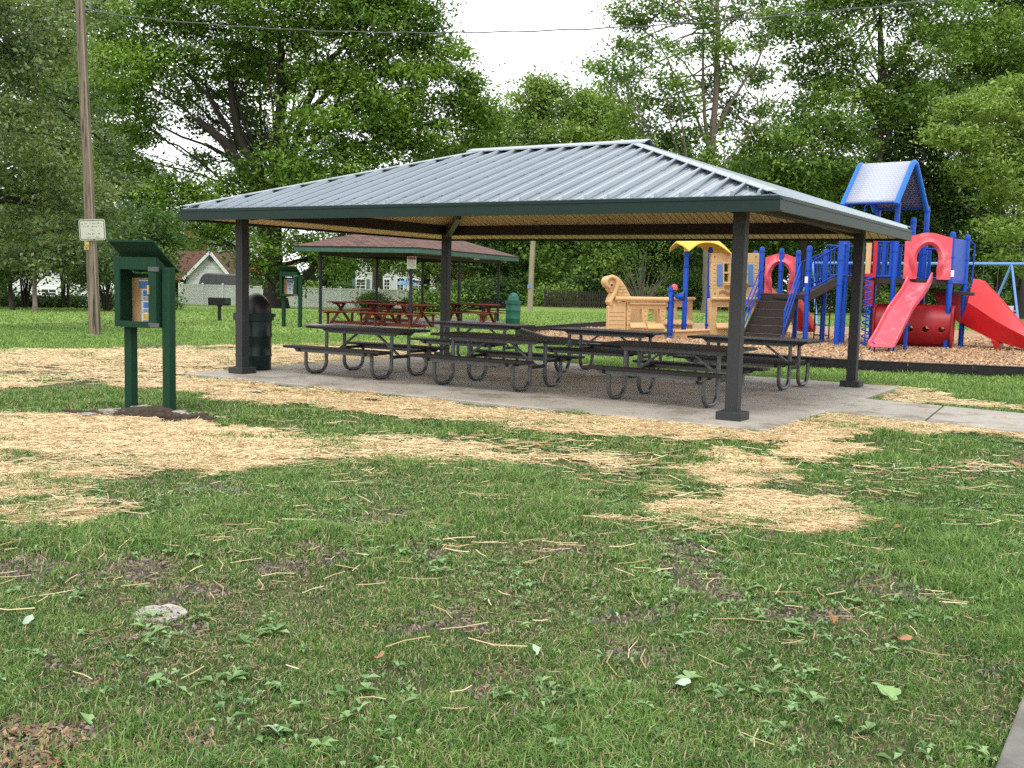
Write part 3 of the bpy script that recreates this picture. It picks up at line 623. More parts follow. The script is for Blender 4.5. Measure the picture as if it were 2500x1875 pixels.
for sx in (-1, 1):
    for sy in (-1, 1):
        m = MB(); a = Vector((sx * A_, sy * B_, PZE + .048)); b_ = Vector((sx * RL, 0, PZR + .048)); w_ = .14
        # two flaps, one on each roof face, following its slope
        f1 = [a, b_, b_ + Vector((-sx * .0, sy * w_, -w_ * SL)), a + Vector((-sx * w_, 0, 0))]
        f2 = [a, b_, b_ + Vector((sx * w_, 0, -w_ * SL)), a + Vector((0, -sy * w_, 0))]
        for f in (f1, f2): m.prism(f, (0, 0, -.010))
        m.build('hip_cap', M['cap'], pav)
        # hip rafter under the ceiling, seen at the corner
        r0 = Vector((sx * (W2 - .08), sy * (D2 - .08), 2.60)); r1 = r0 + Vector((-sx * .9, -sy * .9, .9 * SL))
        MB().bar(r0 + Vector((0, 0, -.10)), r1 + Vector((0, 0, -.10)), .10, .16).build('hip_rafter', M['galv'] if (sx, sy) == (-1, 1) else M['beam'], pav, bevel=.004)

# ------------------------------------------------------------------ picnic tables under the pavilion
def make_table(loc, rz, label):
    t = thing('picnic_table', loc, rz, label, 'picnic table', 'black picnic tables under the pavilion')
    Ln = 1.98
    def planks(ys, z, ln, w_, th=.038):
        m = MB()
        for y in ys: m.box((0, y, z), (ln, w_, th))
        return m
    planks([-.31, -.155, 0, .155, .31], .745, Ln, .148).build('tabletop', M['plank'], t, bevel=.006)
    for s in (-1, 1):
        planks([s*.70, s*.845], .445, Ln, .138).build('bench', M['plank'], t, bevel=.006)
    m = MB()                                       # channels under the top and the benches, with cut-back ends
    for y, z, h in ((-.20, .692, .06), (.20, .692, .06)):
        for yy in (y,): m.prism([(-.80, yy, z + h/2), (-.72, yy, z - h/2), (.72, yy, z - h/2), (.80, yy, z + h/2)], (0, .035, 0))
    for s in (-1, 1):
        for yy in (s*.66, s*.86): m.prism([(-.80, yy, .424), (-.74, yy, .372), (.74, yy, .372), (.80, yy, .424)], (0, .03, 0))
    m.build('frame', M['galv'], t)
    for sx in (-1, 1):
        for sy in (-1, 1):
            x = sx * .68; pts = [(x, sy*.70, .40), (x, sy*.70, .21)]
            for k in range(0, 7):
                a = math.pi/2 * k/6; pts.append((x, sy*(.70 - .17 + .17*math.cos(a)), .20 - .17*math.sin(a)))
            for k in range(0, 7):
                a = math.pi/2 * k/6; pts.append((x, sy*(.22 + .17 - .17*math.sin(a)), .20 - .17*math.cos(a)))
            pts += [(x, sy*.22, .30), (x, sy*.22, .66)]
            MB().tube(pts, .030, 12).build('leg', M['galv'], t, smooth=True)
        m = MB(); m.bar((sx*.68, -.20, .33), (sx*.68, .20, .33), .04, .05); m.bar((sx*.68, -.88, .40), (sx*.68, -.25, .40), .04, .045); m.bar((sx*.68, .25, .40), (sx*.68, .88, .40), .04, .045)
        m.build('cross_bar', M['black'], t, bevel=.004)
        MB().bar((sx*.67, 0, .335), (sx*.16, 0, .70), .035, .03).build('brace', M['galv'], t)
    return t
tab = make_table(pw(-2.60, -1.47), PYAW, 'black plank picnic table at front left under the pavilion, nearest the dark trash can')
for lx, ly, dr, lb in ((-.08, -1.43, .01, 'black plank picnic table in the middle of the front row under the pavilion'),
                       (2.76, -1.32, -.01, 'black plank picnic table at the front right, partly behind the nearest pavilion post'),
                       (-2.72, 2.02, .0, 'black plank picnic table at the back left, its top beside the rear pavilion post'),
                       (.12, 1.85, .015, 'black plank picnic table, middle of the back row, before the toy ship'),
                       (2.78, 1.70, -.02, 'black plank picnic table at the back right, in front of the playground stairs')):
    copy_thing(tab, pw(lx, ly), PYAW + dr, lb)
# ------------------------------------------------------------------ notice boards, pole, cans, grill
def make_kiosk(loc, rz, label, mounded=True):
    t = thing('notice_board', loc, rz, label, 'notice board', 'green notice boards on two posts')
    # local x along the board, -y the glazed front; the case has a sloping top that carries the roof
    for x, h, yy in ((-.30, 1.02, .02), (.315, 1.67, -.05)):
        MB().box((x, yy, h/2 - .1), (.105, .105, h + .2)).build('post', M['green'], t, bevel=.008)
    z0, zf_, zb_ = 1.0, 1.78, 1.60; x0, x1, yf, yb = -.365, .235, -.13, .12; xc, W_ = (x0+x1)/2, x1-x0
    m = MB()
    for x in (x0, x1 - .03): m.prism([(x, yf, z0), (x, yb, z0), (x, yb, zb_), (x, yf, zf_)], (.03, 0, 0))
    m.box((xc, yb - .01, (z0+zb_)/2), (W_ - .062, .02, zb_-z0)); m.box((xc, (yf+yb)/2 - .012, z0+.015), (W_ - .062, yb-yf-.026, .03)); m.build('case', M['green'], t, bevel=.004)
    m = MB(); y = yf - .016; m.box((x0+.04, y, (z0+zf_)/2), (.08, .03, zf_-z0)); m.box((x1-.055, y, (z0+zf_)/2), (.11, .03, zf_-z0))
    m.box((xc-.015, y, z0+.03), (W_-.192, .03, .07)); m.box((xc-.015, y, zf_-.07), (W_-.192, .03, .14)); dr = m.build('door', M['green'], t, bevel=.004)
    for z in (z0+.03, zf_-.13): MB().box((x1-.03, y-.02, z), (.15, .008, .05)).build('hinge', M['galv'], dr, bevel=.002)
    MB().box((x1-.10, y-.024, 1.42), (.02, .02, .10)).build('latch', M['tin'], dr, bevel=.003)
    MB().box((xc, yb-.028, 1.29), (W_-.064, .012, .52)).build('cork_board', M['cork'], t)
    for (x, z, w_, h, mm) in ((-.12, 1.475, .22, .085, 'ink_blue'), (-.11, 1.36, .17, .13, 'paper'), (-.11, 1.225, .17, .13, 'paper'), (-.11, 1.095, .17, .12, 'paper'), (.06, 1.33, .12, .2, 'paper')):
        yp = yb-.036; o = MB().box((x, yp, z), (w_, .003, h)).build('notice', M[mm], t); m = MB()
        if mm == 'paper':
            k = M['ink_yellow'] if z < 1.15 else M['ink_blue']
            MB().box((x - .01, yp-.0025, z + .015), (w_*.55, .002, h*.5)).build('print', k, o)
            for q in range(3): m.box((x, yp-.0025, z - h*.5 + .010 + q*.010), (w_*.7, .002, .004))
            m.build('print', M['ink_dark'], o)
        else:
            m.box((x, yp-.0025, z + .045), (w_, .002, .012)); m.build('print', M['paper'], o)
    MB().prism([(-.36, -.245, 1.945), (.275, -.245, 1.945), (.275, .17, 1.615), (-.36, .17, 1.615)], (0, 0, .022)).build('roof', M['green'], t, bevel=.004)
    return t
P = gp(318, 1003, -.03); KY = -.40; kp_ = P[:2] + np.array([math.cos(KY), math.sin(KY)]) * .30
ki = make_kiosk((kp_[0], kp_[1], -.05), KY, 'tall green wooden notice board nearest the camera with papers on cork, standing in dug soil')
P2 = gp(696, 797, -.06); k2_ = P2[:2] + np.array([cY, sY]) * .30
copy_thing(ki, (k2_[0], k2_[1], -.06), -.25, 'small distant green notice board on the lawn left of the brown-roofed shelter')
# soil mound and stones at its foot
def rock(name, c, r, mt, label, cat, seed, flat=.5, world=True):
    bm = bmesh.new(); bmesh.ops.create_icosphere(bm, subdivisions=5, radius=1); rr = random.Random(seed); off = Vector((rr.random()*9, rr.random()*9, rr.random()*9))
    from mathutils import noise
    for v in bm.verts:
        d = v.co.copy(); k = 1 + .40 * noise.noise(d * 1.3 + off) + .30 * noise.noise(d * 3.5 + off) + .16 * noise.noise(d * 9 + off)
        v.co = Vector((d.x * r[0] * k, d.y * r[1] * k, d.z * r[2] * k))
    me = bpy.data.meshes.new(name); bm.to_mesh(me); bm.free(); me.materials.append(mt); me.polygons.foreach_set('use_smooth', [True] * len(me.polygons))
    o = bpy.data.objects.new(name, me); C.objects.link(o); o.location = [float(q) for q in c]; return tag(o, label, cat)
mc = gp(345, 1022, -.06)
rock('soil_mound', (mc[0]+.05, mc[1]-.02, -.09), (.66, .20, .13), M['mound'], 'dark crumbly soil heaped at the foot of the near notice board', 'soil mound', 3)
rock('soil_mound', (mc[0]-.55, mc[1]+.05, -.09), (.45, .14, .10), M['mound'], 'low tongue of dark soil left of the near notice board posts', 'soil mound', 14)
rock('soil_mound', (mc[0]+.52, mc[1]-.10, -.09), (.36, .15, .10), M['mound'], 'low dark soil right of the near notice board posts', 'soil mound', 23)
for k, (x, y, r, lb) in enumerate(((350, 1003, (.13, .07, .06), 'pale rubble stone between the posts of the near notice board'), (280, 1011, (.16, .07, .045), 'pale flat rubble stone left of the near notice board post'), (438, 1014, (.12, .06, .045), 'pale rubble stone right of the near notice board post'), (222, 1016, (.10, .05, .03), 'small grey rubble stone at the left end of the soil mound'))):
    q = gp(x, y, -.02); rock('stone', (q[0], q[1] - .05, -.005), r, M['limestone'], lb, 'stone', 30 + k)
# clods of soil along the slab edge
for k, (x, y, r, lb) in enumerate(((443, 955, .07, 'dark soil clod left of the slab corner in the straw'), (625, 965, .09, 'dark soil clod in the straw below the near left post'), (560, 955, .05, 'small dark soil clod beside the straw left of the slab'), (905, 985, .10, 'dark soil clod in the straw along the front slab edge'), (1010, 1008, .09, 'dark soil clod in front of the middle picnic table'), (375, 925, .05, 'small dark clod on the straw behind the near notice board'), (1290, 1030, .07, 'dark soil clod beside the straw in front of the slab centre'))):
    q = gp(x, y, -.05); rock('soil_clod', (q[0], q[1], -.05), (r*1.6, r, r*.55), M['mound'], lb, 'soil clod', 50 + k)
q = gp(387, 1495, -.05); rr = random.Random(2); m = MB(); pol = [(.125*(1 + .07*rr.gauss(0, 1))*math.cos(a), .125*(1 + .07*rr.gauss(0, 1))*math.sin(a), 0) for a in np.linspace(0, 2*math.pi, 26)[:-1]]
m.prism(pol, (0, 0, .05)); o = m.build('stepping_stone', M['stone'], bevel=.010, seg=3); o.location = (q[0], q[1], -.098); o.rotation_euler = (.03, -.02, 0); tag(o, 'flat round pale stone set in the grass at lower left', 'stepping stone')
# utility pole
pb = gp(233, 818); ptp = at(193, -40, pb[1])
pole = thing('utility_pole', (pb[0], pb[1], -.1), 0, 'weathered leaning wooden utility pole behind the near notice board', 'utility pole')
dv = ptp - np.array([pb[0], pb[1], -.1]); m = MB(); pts = [dv * k / 14 for k in range(-1, 15)]; m.tube(pts, [.150 - .0026*k for k in range(16)], 14); m.build('pole_shaft', M['pole'], pole, smooth=True)
m = MB(); m.tube([dv*k/14 + np.array([.105 - .0024*k, -.085, 0]) for k in range(0, 15)], .022, 6); m.build('ground_wire_cover', M['pole_new'], pole, smooth=True)
q = at(213, 22, pb[1] - .16) - np.array([pb[0], pb[1], -.1]); m = MB().box(q, (.16, .02, .05)); m.box(q + np.array([.08, 0, .10]), (.04, .03, .25)); m.build('bracket', M['galv'], pole)
for z in (0, .10, .2): pass
m = MB(); q = at(222, 32, pb[1] - .1) - np.array([pb[0], pb[1], -.1])
for k in range(3): m.lathe([(.03, 0), (.045, .01), (.045, .03), (.03, .04)], 10, (q[0] + .02, q[1], q[2] - k * .14))
m.build('insulator', M['pole_new'], pole)
sg = thing('park_sign', at(225, 561, pb[1] - .17), .03, 'small faded square park rules sign with worn lettering on the utility pole', 'sign')
def rrect(w_, h, r, n=5):
    P_ = []
    for cx_, cz_, a0 in ((w_/2-r, h/2-r, 0), (-w_/2+r, h/2-r, 90), (-w_/2+r, -h/2+r, 180), (w_/2-r, -h/2+r, 270)):
        for k in range(n): a = math.radians(a0 + 90*k/(n-1)); P_.append((cx_ + r*math.cos(a), 0, cz_ + r*math.sin(a)))
    return P_
tl = math.radians(-3)
def rot(P_): return [(x*math.cos(tl) + z*math.sin(tl), y, -x*math.sin(tl) + z*math.cos(tl)) for x, y, z in P_]
m = MB().prism(rot(rrect(.66, .53, .06)), (0, .008, 0)); m.build('panel', M['sign'], sg)
o1, i1 = rot(rrect(.62, .49, .045)), rot(rrect(.585, .455, .035)); m = MB(); n = len(o1)
m.add([(x, y-.003, z) for x, y, z in o1 + i1], [(k, (k+1) % n, n + (k+1) % n, n + k) for k in range(n)]); m.build('border', M['sign_ink'], sg)
rr = random.Random(4); m = MB()
for row, (x0, x1, z, h) in enumerate(((-.24, .25, .165, .05), (-.23, .27, .085, .05), (-.03, .06, -.005, .04), (-.15, .2, -.10, .045), (-.14, .2, -.19, .055))):
    x = x0
    while x < x1:
        w_ = rr.uniform(.012, .03)
        if rr.random() < .72:
            for q in range(rr.choice((1, 2, 2))):
                a = rr.uniform(-.9, .9); m.box(rot([(x + rr.uniform(-.006, .006), -.003, z + rr.uniform(-.012, .012))])[0], (.006, .002, h * rr.uniform(.4, .9)), M=Matrix.Rotation(a, 3, 'Y'))
        x += w_ + .012
m.build('lettering', M['sign_ink'], sg)
m = MB(); 
for z in (.235, -.245): m.cyl(rot([(.03, -.014, z)])[0], rot([(.03, .12, z)])[0], .012, 8)
m.build('bolt', M['black'], sg)
for k, (x, y, lb) in enumerate(((212, 594, 'blank orange metal tag nailed to the utility pole just under the sign'), (211, 605, 'orange numbered metal tag nailed to the utility pole, the lower of two'))):
    tg = thing('pole_tag', at(x, y, pb[1] - .155), .3, lb, 'tag'); MB().box((0, 0, 0), (.11, .01, .10)).build('plate', M['tin'], tg, bevel=.004)
    if k: 
        m = MB(); m.box((-.015, -.007, 0), (.012, .003, .06)); m.box((.005, -.007, .024), (.035, .003, .012)); m.box((.005, -.007, 0), (.035, .003, .012)); m.box((.005, -.007, -.024), (.035, .003, .012)); m.box((.02, -.007, -.012), (.012, .003, .03)); m.build('number', M['sign_ink'], tg)
# overhead wires
def wire(name, ptsY, r, label):
    P_ = [at(*q) for q in ptsY]; m = MB(); n = 60; out_ = []
    ts = np.linspace(0, len(P_) - 1, n)
    A = np.array(P_); xs = np.arange(len(P_))
    co_ = np.polyfit(xs, A, min(3, len(P_) - 1))
    for k in ts:
        p = sum(co_[j] * k**(len(co_) - 1 - j) for j in range(len(co_))); out_.append(p)
    out_ = [p + np.array([0, 0, .012 * math.sin(i * 2.1)]) for i, p in enumerate(out_)]
    o = m.tube(out_, r, 6).build(name, M['galv'], smooth=True); return tag(o, label, 'cable')
wire('overhead_cable', [(219, 28, pb[1] - .1), (700, 70, 25), (1200, 79, 22.5), (1700, 55, 20), (2300, -2, 17.5), (2700, -60, 16)], .012, 'grey twisted overhead cable crossing the sky from the utility pole')
wire('guy_wire', [(195, 40, pb[1]), (120, 70, 27), (0, 92, 26.4), (-120, 130, 26)], .012, 'thin dark wire running left from the top of the utility pole')
# trash cans
def make_can(name, loc, s, mt, mtop, label, band, doff=0.0):
    t = thing(name, loc, 0, label, 'trash can', None); R = .285 * s
    prof = [(R*.90, 0), (R*.95, .02), (R*.96, .2*s), (R*1.0, .22*s), (R*1.0, .24*s), (R*.965, .26*s), (R*.975, .50*s), (R*1.01, .52*s), (R*1.01, .545*s), (R*.98, .565*s), (R*.99, .77*s)]
    MB().lathe(prof, 40).build('drum', mt, t, smooth=True)
    MB().lathe([(R*1.03, .77*s), (R*1.10, .775*s), (R*1.11, .885*s), (R*.9, .89*s)], 40).build('rim', mt, t, smooth=True)
    pr = [(R*.80, .885*s)] + [(R*.80*math.cos(a), (.90 + .30*math.sin(a))*s) for a in np.linspace(0, math.pi/2*.97, 12)]
    l = MB().lathe(pr, 36, (doff, 0, 0)).build('dome_lid', mtop, t, smooth=True)
    if band:
        m = MB(); m.prism([(-.18*s, -R*.83, .90*s), (.18*s, -R*.83, .90*s), (.17*s, -R*.66, 1.07*s), (-.17*s, -R*.66, 1.07*s)], (0, -.012, 0)); m.build('flap', mt, l, bevel=.004)
    MB().box((R*1.12, 0, .86*s), (.05, .10, .05)).build('latch', M['galv'] if band else mt, t, bevel=.005)
    return t
q = at(619, 900, 17.35); make_can('trash_can', (q[0], q[1], 0.0), 1.06, M['green_dark'], M['black'], 'dark green drum trash can with black dome lid behind the near left pavilion post', False, .05)
q = at(1252, 790, 39.5); make_can('trash_can', (q[0], q[1], -.02), 1.0, M['green_can'], M['green_can'], 'faded green drum trash can at the right side of the brown-roofed shelter', True)
q = gp(536, 785); t = thing('park_grill', (q[0], q[1], -.08), .05, 'black steel park grill on a post in front of the white fence', 'grill')
MB().box((0, 0, .27), (.10, .10, .54)).build('post', M['black'], t, bevel=.005)
m = MB(); m.box((0, .15, .72), (.72, .02, .26)); m.box((-.35, 0, .72), (.02, .32, .26)); m.box((.35, 0, .72), (.02, .32, .26)); m.box((0, 0, .60), (.68, .32, .02)); m.box((-.05, -.15, .72), (.60, .02, .26)); m.build('firebox', M['black'], t)
m = MB()
for k in range(9): m.box((-.30 + k*.075, 0, .79), (.012, .28, .012))
m.build('grate', M['galv'], t)
MB().cyl((0, 0, .54), (0, 0, .60), .09, 12).build('collar', M['black'], t); m = MB(); m.box((.27, -.175, .74), (.02, .03, .16)); m.box((.33, -.175, .74), (.02, .03, .16)); m.build('handle', M['galv'], t)
# second pole beyond the shelter
q = gp(1294, 757.5); t = thing('wooden_pole', (q[0], q[1], -.1), 0, 'bare pale wooden pole on the lawn right of the brown-roofed shelter', 'pole')
MB().tube([(0, 0, 0), (.04, 0, 3), (.13, 0, 5.6)], [.17, .155, .14], 12).build('pole_shaft', M['pole_new'], t, smooth=True); MB().box((-.09, -.17, 1.45), (.22, .03, .22)).build('plaque', M['blue_light'], t, bevel=.004)
# fallen leaves
def leaf_shape(n=5, r=.05, rs=0):
    P_ = []; rr = random.Random(rs)
    for k in range(n * 4): a = 2*math.pi*k/(n*4); q = r * (1 - .38 * (k % 4 == 2) + .06*rr.random()) * (1.15 if abs(a - math.pi) > 2.4 else .8); P_.append((q*math.cos(a), q*.75*math.sin(a), .012*math.sin(a*2) + .012 * math.cos(a)))
    return P_
LM = {'pale': mat('pale_green_leaf', (.36, .46, .34), .5, var=.1, scale=30), 'brown': mat('dry_brown_leaf', (.34, .17, .08), .7, var=.2, scale=30), 'green': mat('fresh_leaf', (.22, .36, .13), .5, var=.15, scale=30)}
for k, (x, y, r, c_, lb) in enumerate(((667, 1785, .055, 'pale', 'pale lobed leaf on the grass at lower centre left'), (2170, 1690, .06, 'green', 'large pale green leaf on the grass at lower right'), (1655, 1675, .045, 'pale', 'bluish round leaf on the grass right of centre'), (57, 1525, .04, 'pale', 'pale leaf on the grass near the left edge'), (2190, 1290, .055, 'brown', 'curled brown leaf right of the big straw patch'), (2195, 1560, .045, 'brown', 'brown leaf in the grass at right'), (920, 1605, .03, 'brown', 'small brown leaf in the middle of the lawn'), (1312, 1588, .03, 'pale', 'small pale leaf near the middle of the lawn'), (2035, 1512, .03, 'brown', 'tan leaf on a bare patch right of centre'), (1500, 1500, .035, 'pale', 'thin pale leaf below the dark bare patch'), (210, 1755, .035, 'green', 'yellow-green leaf beside the wood chips'), (1860, 1130, .06, 'brown', 'dark curled leaf on the small straw patch'), (2480, 1133, .09, 'brown', 'dark dried leaf cluster on the grass at the right edge'))):
    q = gp(x, y, -.03); o = MB().add(leaf_shape(rs=k, r=r), [tuple(range(20))]); o.prism([(a*.0+.9*r + j*.02, .001*j, .01) for a, j in ((0, 0), (0, 1), (0, 1.2))], (0, .002, 0)) if False else None
    o = o.build('fallen_leaf', LM[c_]); o.location = (q[0], q[1], -.022); o.rotation_euler = (random.uniform(-.3, .3), random.uniform(-.3, .3), random.uniform(0, 6)); tag(o, lb, 'leaf')
# ------------------------------------------------------------------ the brown-roofed shelter
def roof_faces(name, faces, mt, parent, th=.04):       # each face: corners, first edge is the eave; UV in metres along and up the slope
    verts, fcs, uvs = [], [], []
    for P_ in faces:
        P_ = [Vector([float(q) for q in p]) for p in P_]; a = (P_[1] - P_[0]).normalized(); nrm = a.cross(P_[2] - P_[0]).normalized(); up = nrm.cross(a)
        if up.z < 0: up = -up
        n = len(verts); verts += [tuple(p) for p in P_]; fcs.append(tuple(range(n, n + len(P_)))); uvs += [((p - P_[0]).dot(a), (p - P_[0]).dot(up)) for p in P_]
    m = MB(); m.add(verts, fcs); o = m.build(name, mt, parent, world=True)
    uv = o.data.uv_layers.new(name='UVMap')
    for l in o.data.loops: uv.data[l.index].uv = uvs[l.vertex_index]
    s = o.modifiers.new('thick', 'SOLIDIFY'); s.thickness = th; s.offset = 0
    return o
M2 = np.array([*SH_M, 0.]); A3 = np.array([*SH_A, 0]); B3 = np.array([*SH_B, 0]); ze = float(at(1024, 605, 33.5)[2]); zf = ze - .165; zap = ze + .72
sh = thing('shelter', (SH_M[0], SH_M[1], 0), 0, 'older picnic shelter with brown shingled hip roof and thin dark steel posts', 'shelter')
def sp_pt(a, b, z): v = M2 + A3 * a + B3 * b; return (v[0], v[1], z)
h_ = SH_L1 / 2
cs = [sp_pt(0, 0, ze), sp_pt(SH_L1, 0, ze), sp_pt(SH_L1, SH_L2, ze), sp_pt(0, SH_L2, ze)]; r0, r1 = sp_pt(h_, h_, zap), sp_pt(h_, SH_L2 - h_, zap)
roof_faces('roof', [[cs[1], cs[0], r0], [cs[0], cs[3], r1, r0], [cs[3], cs[2], r1], [cs[2], cs[1], r0, r1]], M['shingle'], sh)
ins = [sp_pt(.04, .04, 0), sp_pt(SH_L1-.04, .04, 0), sp_pt(SH_L1-.04, SH_L2-.04, 0), sp_pt(.04, SH_L2-.04, 0)]
for i in range(4):
    a, b_ = np.array(ins[i]), np.array(ins[(i+1) % 4]); m = MB(); zc = (ze - .015 + zf) / 2
    ex = (b_ - a) / np.linalg.norm(b_ - a) * (.02 if i % 2 == 0 else -.022)
    m.bar((a - ex) + [0, 0, zc], (b_ + ex) + [0, 0, zc], .04, ze - .02 - zf); m.build('fascia', M['shfascia'], sh, world=True)
cen = np.array(sp_pt(h_, SH_L2/2, 0))
m = MB().prism([tuple(np.array(p) * .97 + cen * .03 + [0, 0, zf + .01]) for p in ins], (0, 0, .02)); m.build('ceiling', M['soffit2'], sh, world=True)
for b in (.75, SH_L2/2, SH_L2 - .75):
    for a in (.62, SH_L1 - .62):
        MB().cyl(sp_pt(a, b, -.02), sp_pt(a, b, zf + .02), .055, 12).build('post', M['steelpost'], sh, world=True, smooth=True)
for b in (.75, SH_L2/2, SH_L2 - .75): MB().bar(sp_pt(.62, b, zf - .06), sp_pt(SH_L1-.62, b, zf - .06), .10, .12).build('beam', M['beam'], sh, world=True)
for a in (.62, SH_L1 - .62): MB().bar(sp_pt(a, .8, zf - .065), sp_pt(a, SH_L2-.8, zf - .065), .09, .11).build('beam', M['beam'], sh, world=True)
q = at(1005, 641, 34.0); t = thing('notice_sign', q, .1, 'small white sign with red heading on the front post of the brown-roofed shelter', 'sign')
MB().box((0, 0, 0), (.30, .015, .40)).build('panel', M['sign'], t, bevel=.003); MB().box((0, -.010, .14), (.27, .004, .09)).build('heading', M['dkred'], t)
m = MB(); rr = random.Random(9)
for r_ in range(7):
    x = -.11
    while x < .10:
        w_ = rr.uniform(.02, .05); m.box((x + w_/2, -.010, .06 - r_*.033), (w_, .003, .010)); x += w_ + .012
for x in (-.09, -.05, -.01, .03, .07): m.box((x, -.013, .14), (.02, .003, .04))
m.build('lettering', M['sign_ink'], t)
q = at(1163, 632, 39.2); MBx = MB().box(q, (.22, .08, .06), rz=SH_TH).build('eave_light', M['white'], sh, world=True)
# red stained tables
def make_red(loc, rz, label):
    t = thing('wooden_table', loc, rz, label, 'picnic table', 'red wooden picnic tables in the old shelter'); m = MB(); Ln = 2.0
    for k in range(5): m.box((0, -.30 + k*.15, .745), (Ln, .142, .04))
    m.build('tabletop', M['redwood'], t, bevel=.006)
    for s in (-1, 1): m = MB(); m.box((0, s*.66, .45), (Ln, .13, .04)); m.box((0, s*.80, .45), (Ln, .13, .04)); m.build('bench', M['redwood'], t, bevel=.006)
    for sx in (-1, 1):
        x = sx * .68; m = MB(); m.bar((x, -.55, .03), (x, .25, .70), .045, .10, up=(1, 0, 0)); m.bar((x + .047, .55, .03), (x + .047, -.25, .70), .045, .10, up=(1, 0, 0)); m.build('leg', M['redwood'], t, bevel=.004)
        m = MB(); m.bar((x - .047, -.85, .39), (x - .047, .85, .39), .045, .10, up=(1, 0, 0)); m.bar((x - .047, -.34, .70), (x - .047, .34, .70), .045, .07, up=(1, 0, 0)); m.build('cross_board', M['redwood'], t, bevel=.004)
        for s in (-1, 1): m = MB(); m.box((x, s*.72, .21), (.045, .10, .42)); m.build('bench_leg', M['redwood'], t, bevel=.004)
    MB().box((0, 0, .06), (1.9, .10, .09)).build('foot_board', M['redwood'], t, bevel=.004)
    return t
rt = make_red((*at(871, 737, 36.0)[:2], -.015), -.45, 'red stained wooden picnic table at the left end of the old shelter')
for x, Y, rz, lb in ((988, 35.0, -.50, 'red stained wooden picnic table behind the signed shelter post'), (1150, 38.2, -.35, 'red stained wooden picnic table right of the rear pavilion post'), (945, 39.5, -.4, 'red stained wooden picnic table deeper in the old shelter, behind the two front ones')):
    p = at(x, 740, Y); copy_thing(rt, (p[0], p[1], -.015), rz, lb)
p = at(1218, 745, 42.5); t2 = thing('wooden_bench', (p[0], p[1], -.03), -.2, 'dark wooden bench beside the faded green trash can', 'bench'); m = MB()
for k in range(3): m.box((0, -.12 + k*.12, .44), (1.6, .10, .04))
for k in range(3): m.box((0, .22 + .02*k, .56 + k*.13), (1.6, .03, .10))
m.build('seat', M['beam'], t2)
for x in (-.65, .65): m = MB(); m.box((x, 0, .21), (.06, .34, .42)); m.box((x, .25, .60), (.06, .05, .5)); m.build('leg', M['beam'], t2)

# ------------------------------------------------------------------ white fence, houses and yard things far behind
def fence_run(pts, hgt, label, gap, mt, name, slat=False):
    t = thing(name, (pts[0][0], pts[0][1], float(gz(*pts[0]))), 0, label, 'fence')
    for i in range(len(pts) - 1):
        a, b_ = np.array(pts[i], float), np.array(pts[i+1], float); Ln = np.linalg.norm(b_ - a); n = max(1, round(Ln / gap))
        for k in range(n):
            p, q = a + (b_ - a) * k / n, a + (b_ - a) * (k + 1) / n; zp, zq = float(gz(*p)), float(gz(*q)); m = MB()
            if slat:
                for j in range(int(gap / .14)):
                    c = p + (q - p) * (j + .5) / int(gap / .14); m.box((c[0], c[1], (zp + zq)/2 + hgt/2), (.10, .03, hgt * (1 + .02 * (j % 3))))
                m.bar((*p, zp + hgt*.3), (*q, zq + hgt*.3), .05, .08); m.bar((*p, zp + hgt*.8), (*q, zq + hgt*.8), .05, .08)
            else:
                m.bar((*p, zp + hgt*.5 + .02), (*q, zq + hgt*.5 + .02), .05, hgt*.86); m.bar((*p, zp + hgt - .07), (*q, zq + hgt - .07), .09, .14); m.bar((*p, zp + .12), (*q, zq + .12), .09, .14)
                for j in range(1, 6): c = p + (q-p)*j/6; m.box((c[0], c[1], (zp+zq)/2 + hgt/2), (.012, .062, hgt*.75))
            m.build('panel', mt, t, world=True)
            m = MB(); m.box((*p, zp + hgt/2 + .03), (.15, .15, hgt + .06))
            if not slat: m.add([(p[0]-.10, p[1]-.10, zp+hgt+.06), (p[0]+.10, p[1]-.10, zp+hgt+.06), (p[0]+.10, p[1]+.10, zp+hgt+.06), (p[0]-.10, p[1]+.10, zp+hgt+.06), (p[0], p[1], zp+hgt+.16)], [(3, 2, 1, 0), (0, 1, 4), (1, 2, 4), (2, 3, 4), (3, 0, 4)])
            m.build('post', mt, t, world=True)
    return t
fA, fB, fC, fD = at(445, 745, 92)[:2], at(735, 745, 95)[:2], at(1060, 740, 100)[:2], at(438, 745, 112)[:2]
fence_run([fD, fA, fB, fC], 1.80, 'white vinyl panel fence behind the huge tree trunk', 1.85, M['white'], 'white_fence')
def window(m_parent, c, w_, h, rz=0, shutters=False, col=None):
    t = MB().box(c, (w_ + .24, .10, h + .24), rz=rz).build('window', M['white'], m_parent, world=True)
    c = np.array(c, float); fw = np.array([math.sin(rz), -math.cos(rz), 0]); sd = np.array([math.cos(rz), math.sin(rz), 0])
    MB().box(c + fw*.05, (w_, .03, h), rz=rz).build('pane', M['glass'], t, world=True)
    m = MB(); m.box(c + fw*.075, (w_, .02, .07), rz=rz); m.box(c + fw*.073, (.05, .02, h), rz=rz); m.box(c + fw*.073 + [0, 0, h*.25], (w_, .02, .035), rz=rz); m.box(c + fw*.073 - [0, 0, h*.25], (w_, .02, .035), rz=rz); m.build('muntin', M['white'], t, world=True)
    if shutters:
        for s in (-1, 1): MB().box(c + sd*s*(w_/2 + .32) + fw*.03, (.36, .06, h + .1), rz=rz).build('shutter', M['shutter'], m_parent, world=True)
def wallpoly(pts, Y, depth=.2):          # a wall whose outline is read at distance Y
    return MB().prism([at(x, y, Y) for x, y in pts], (0, depth, 0))
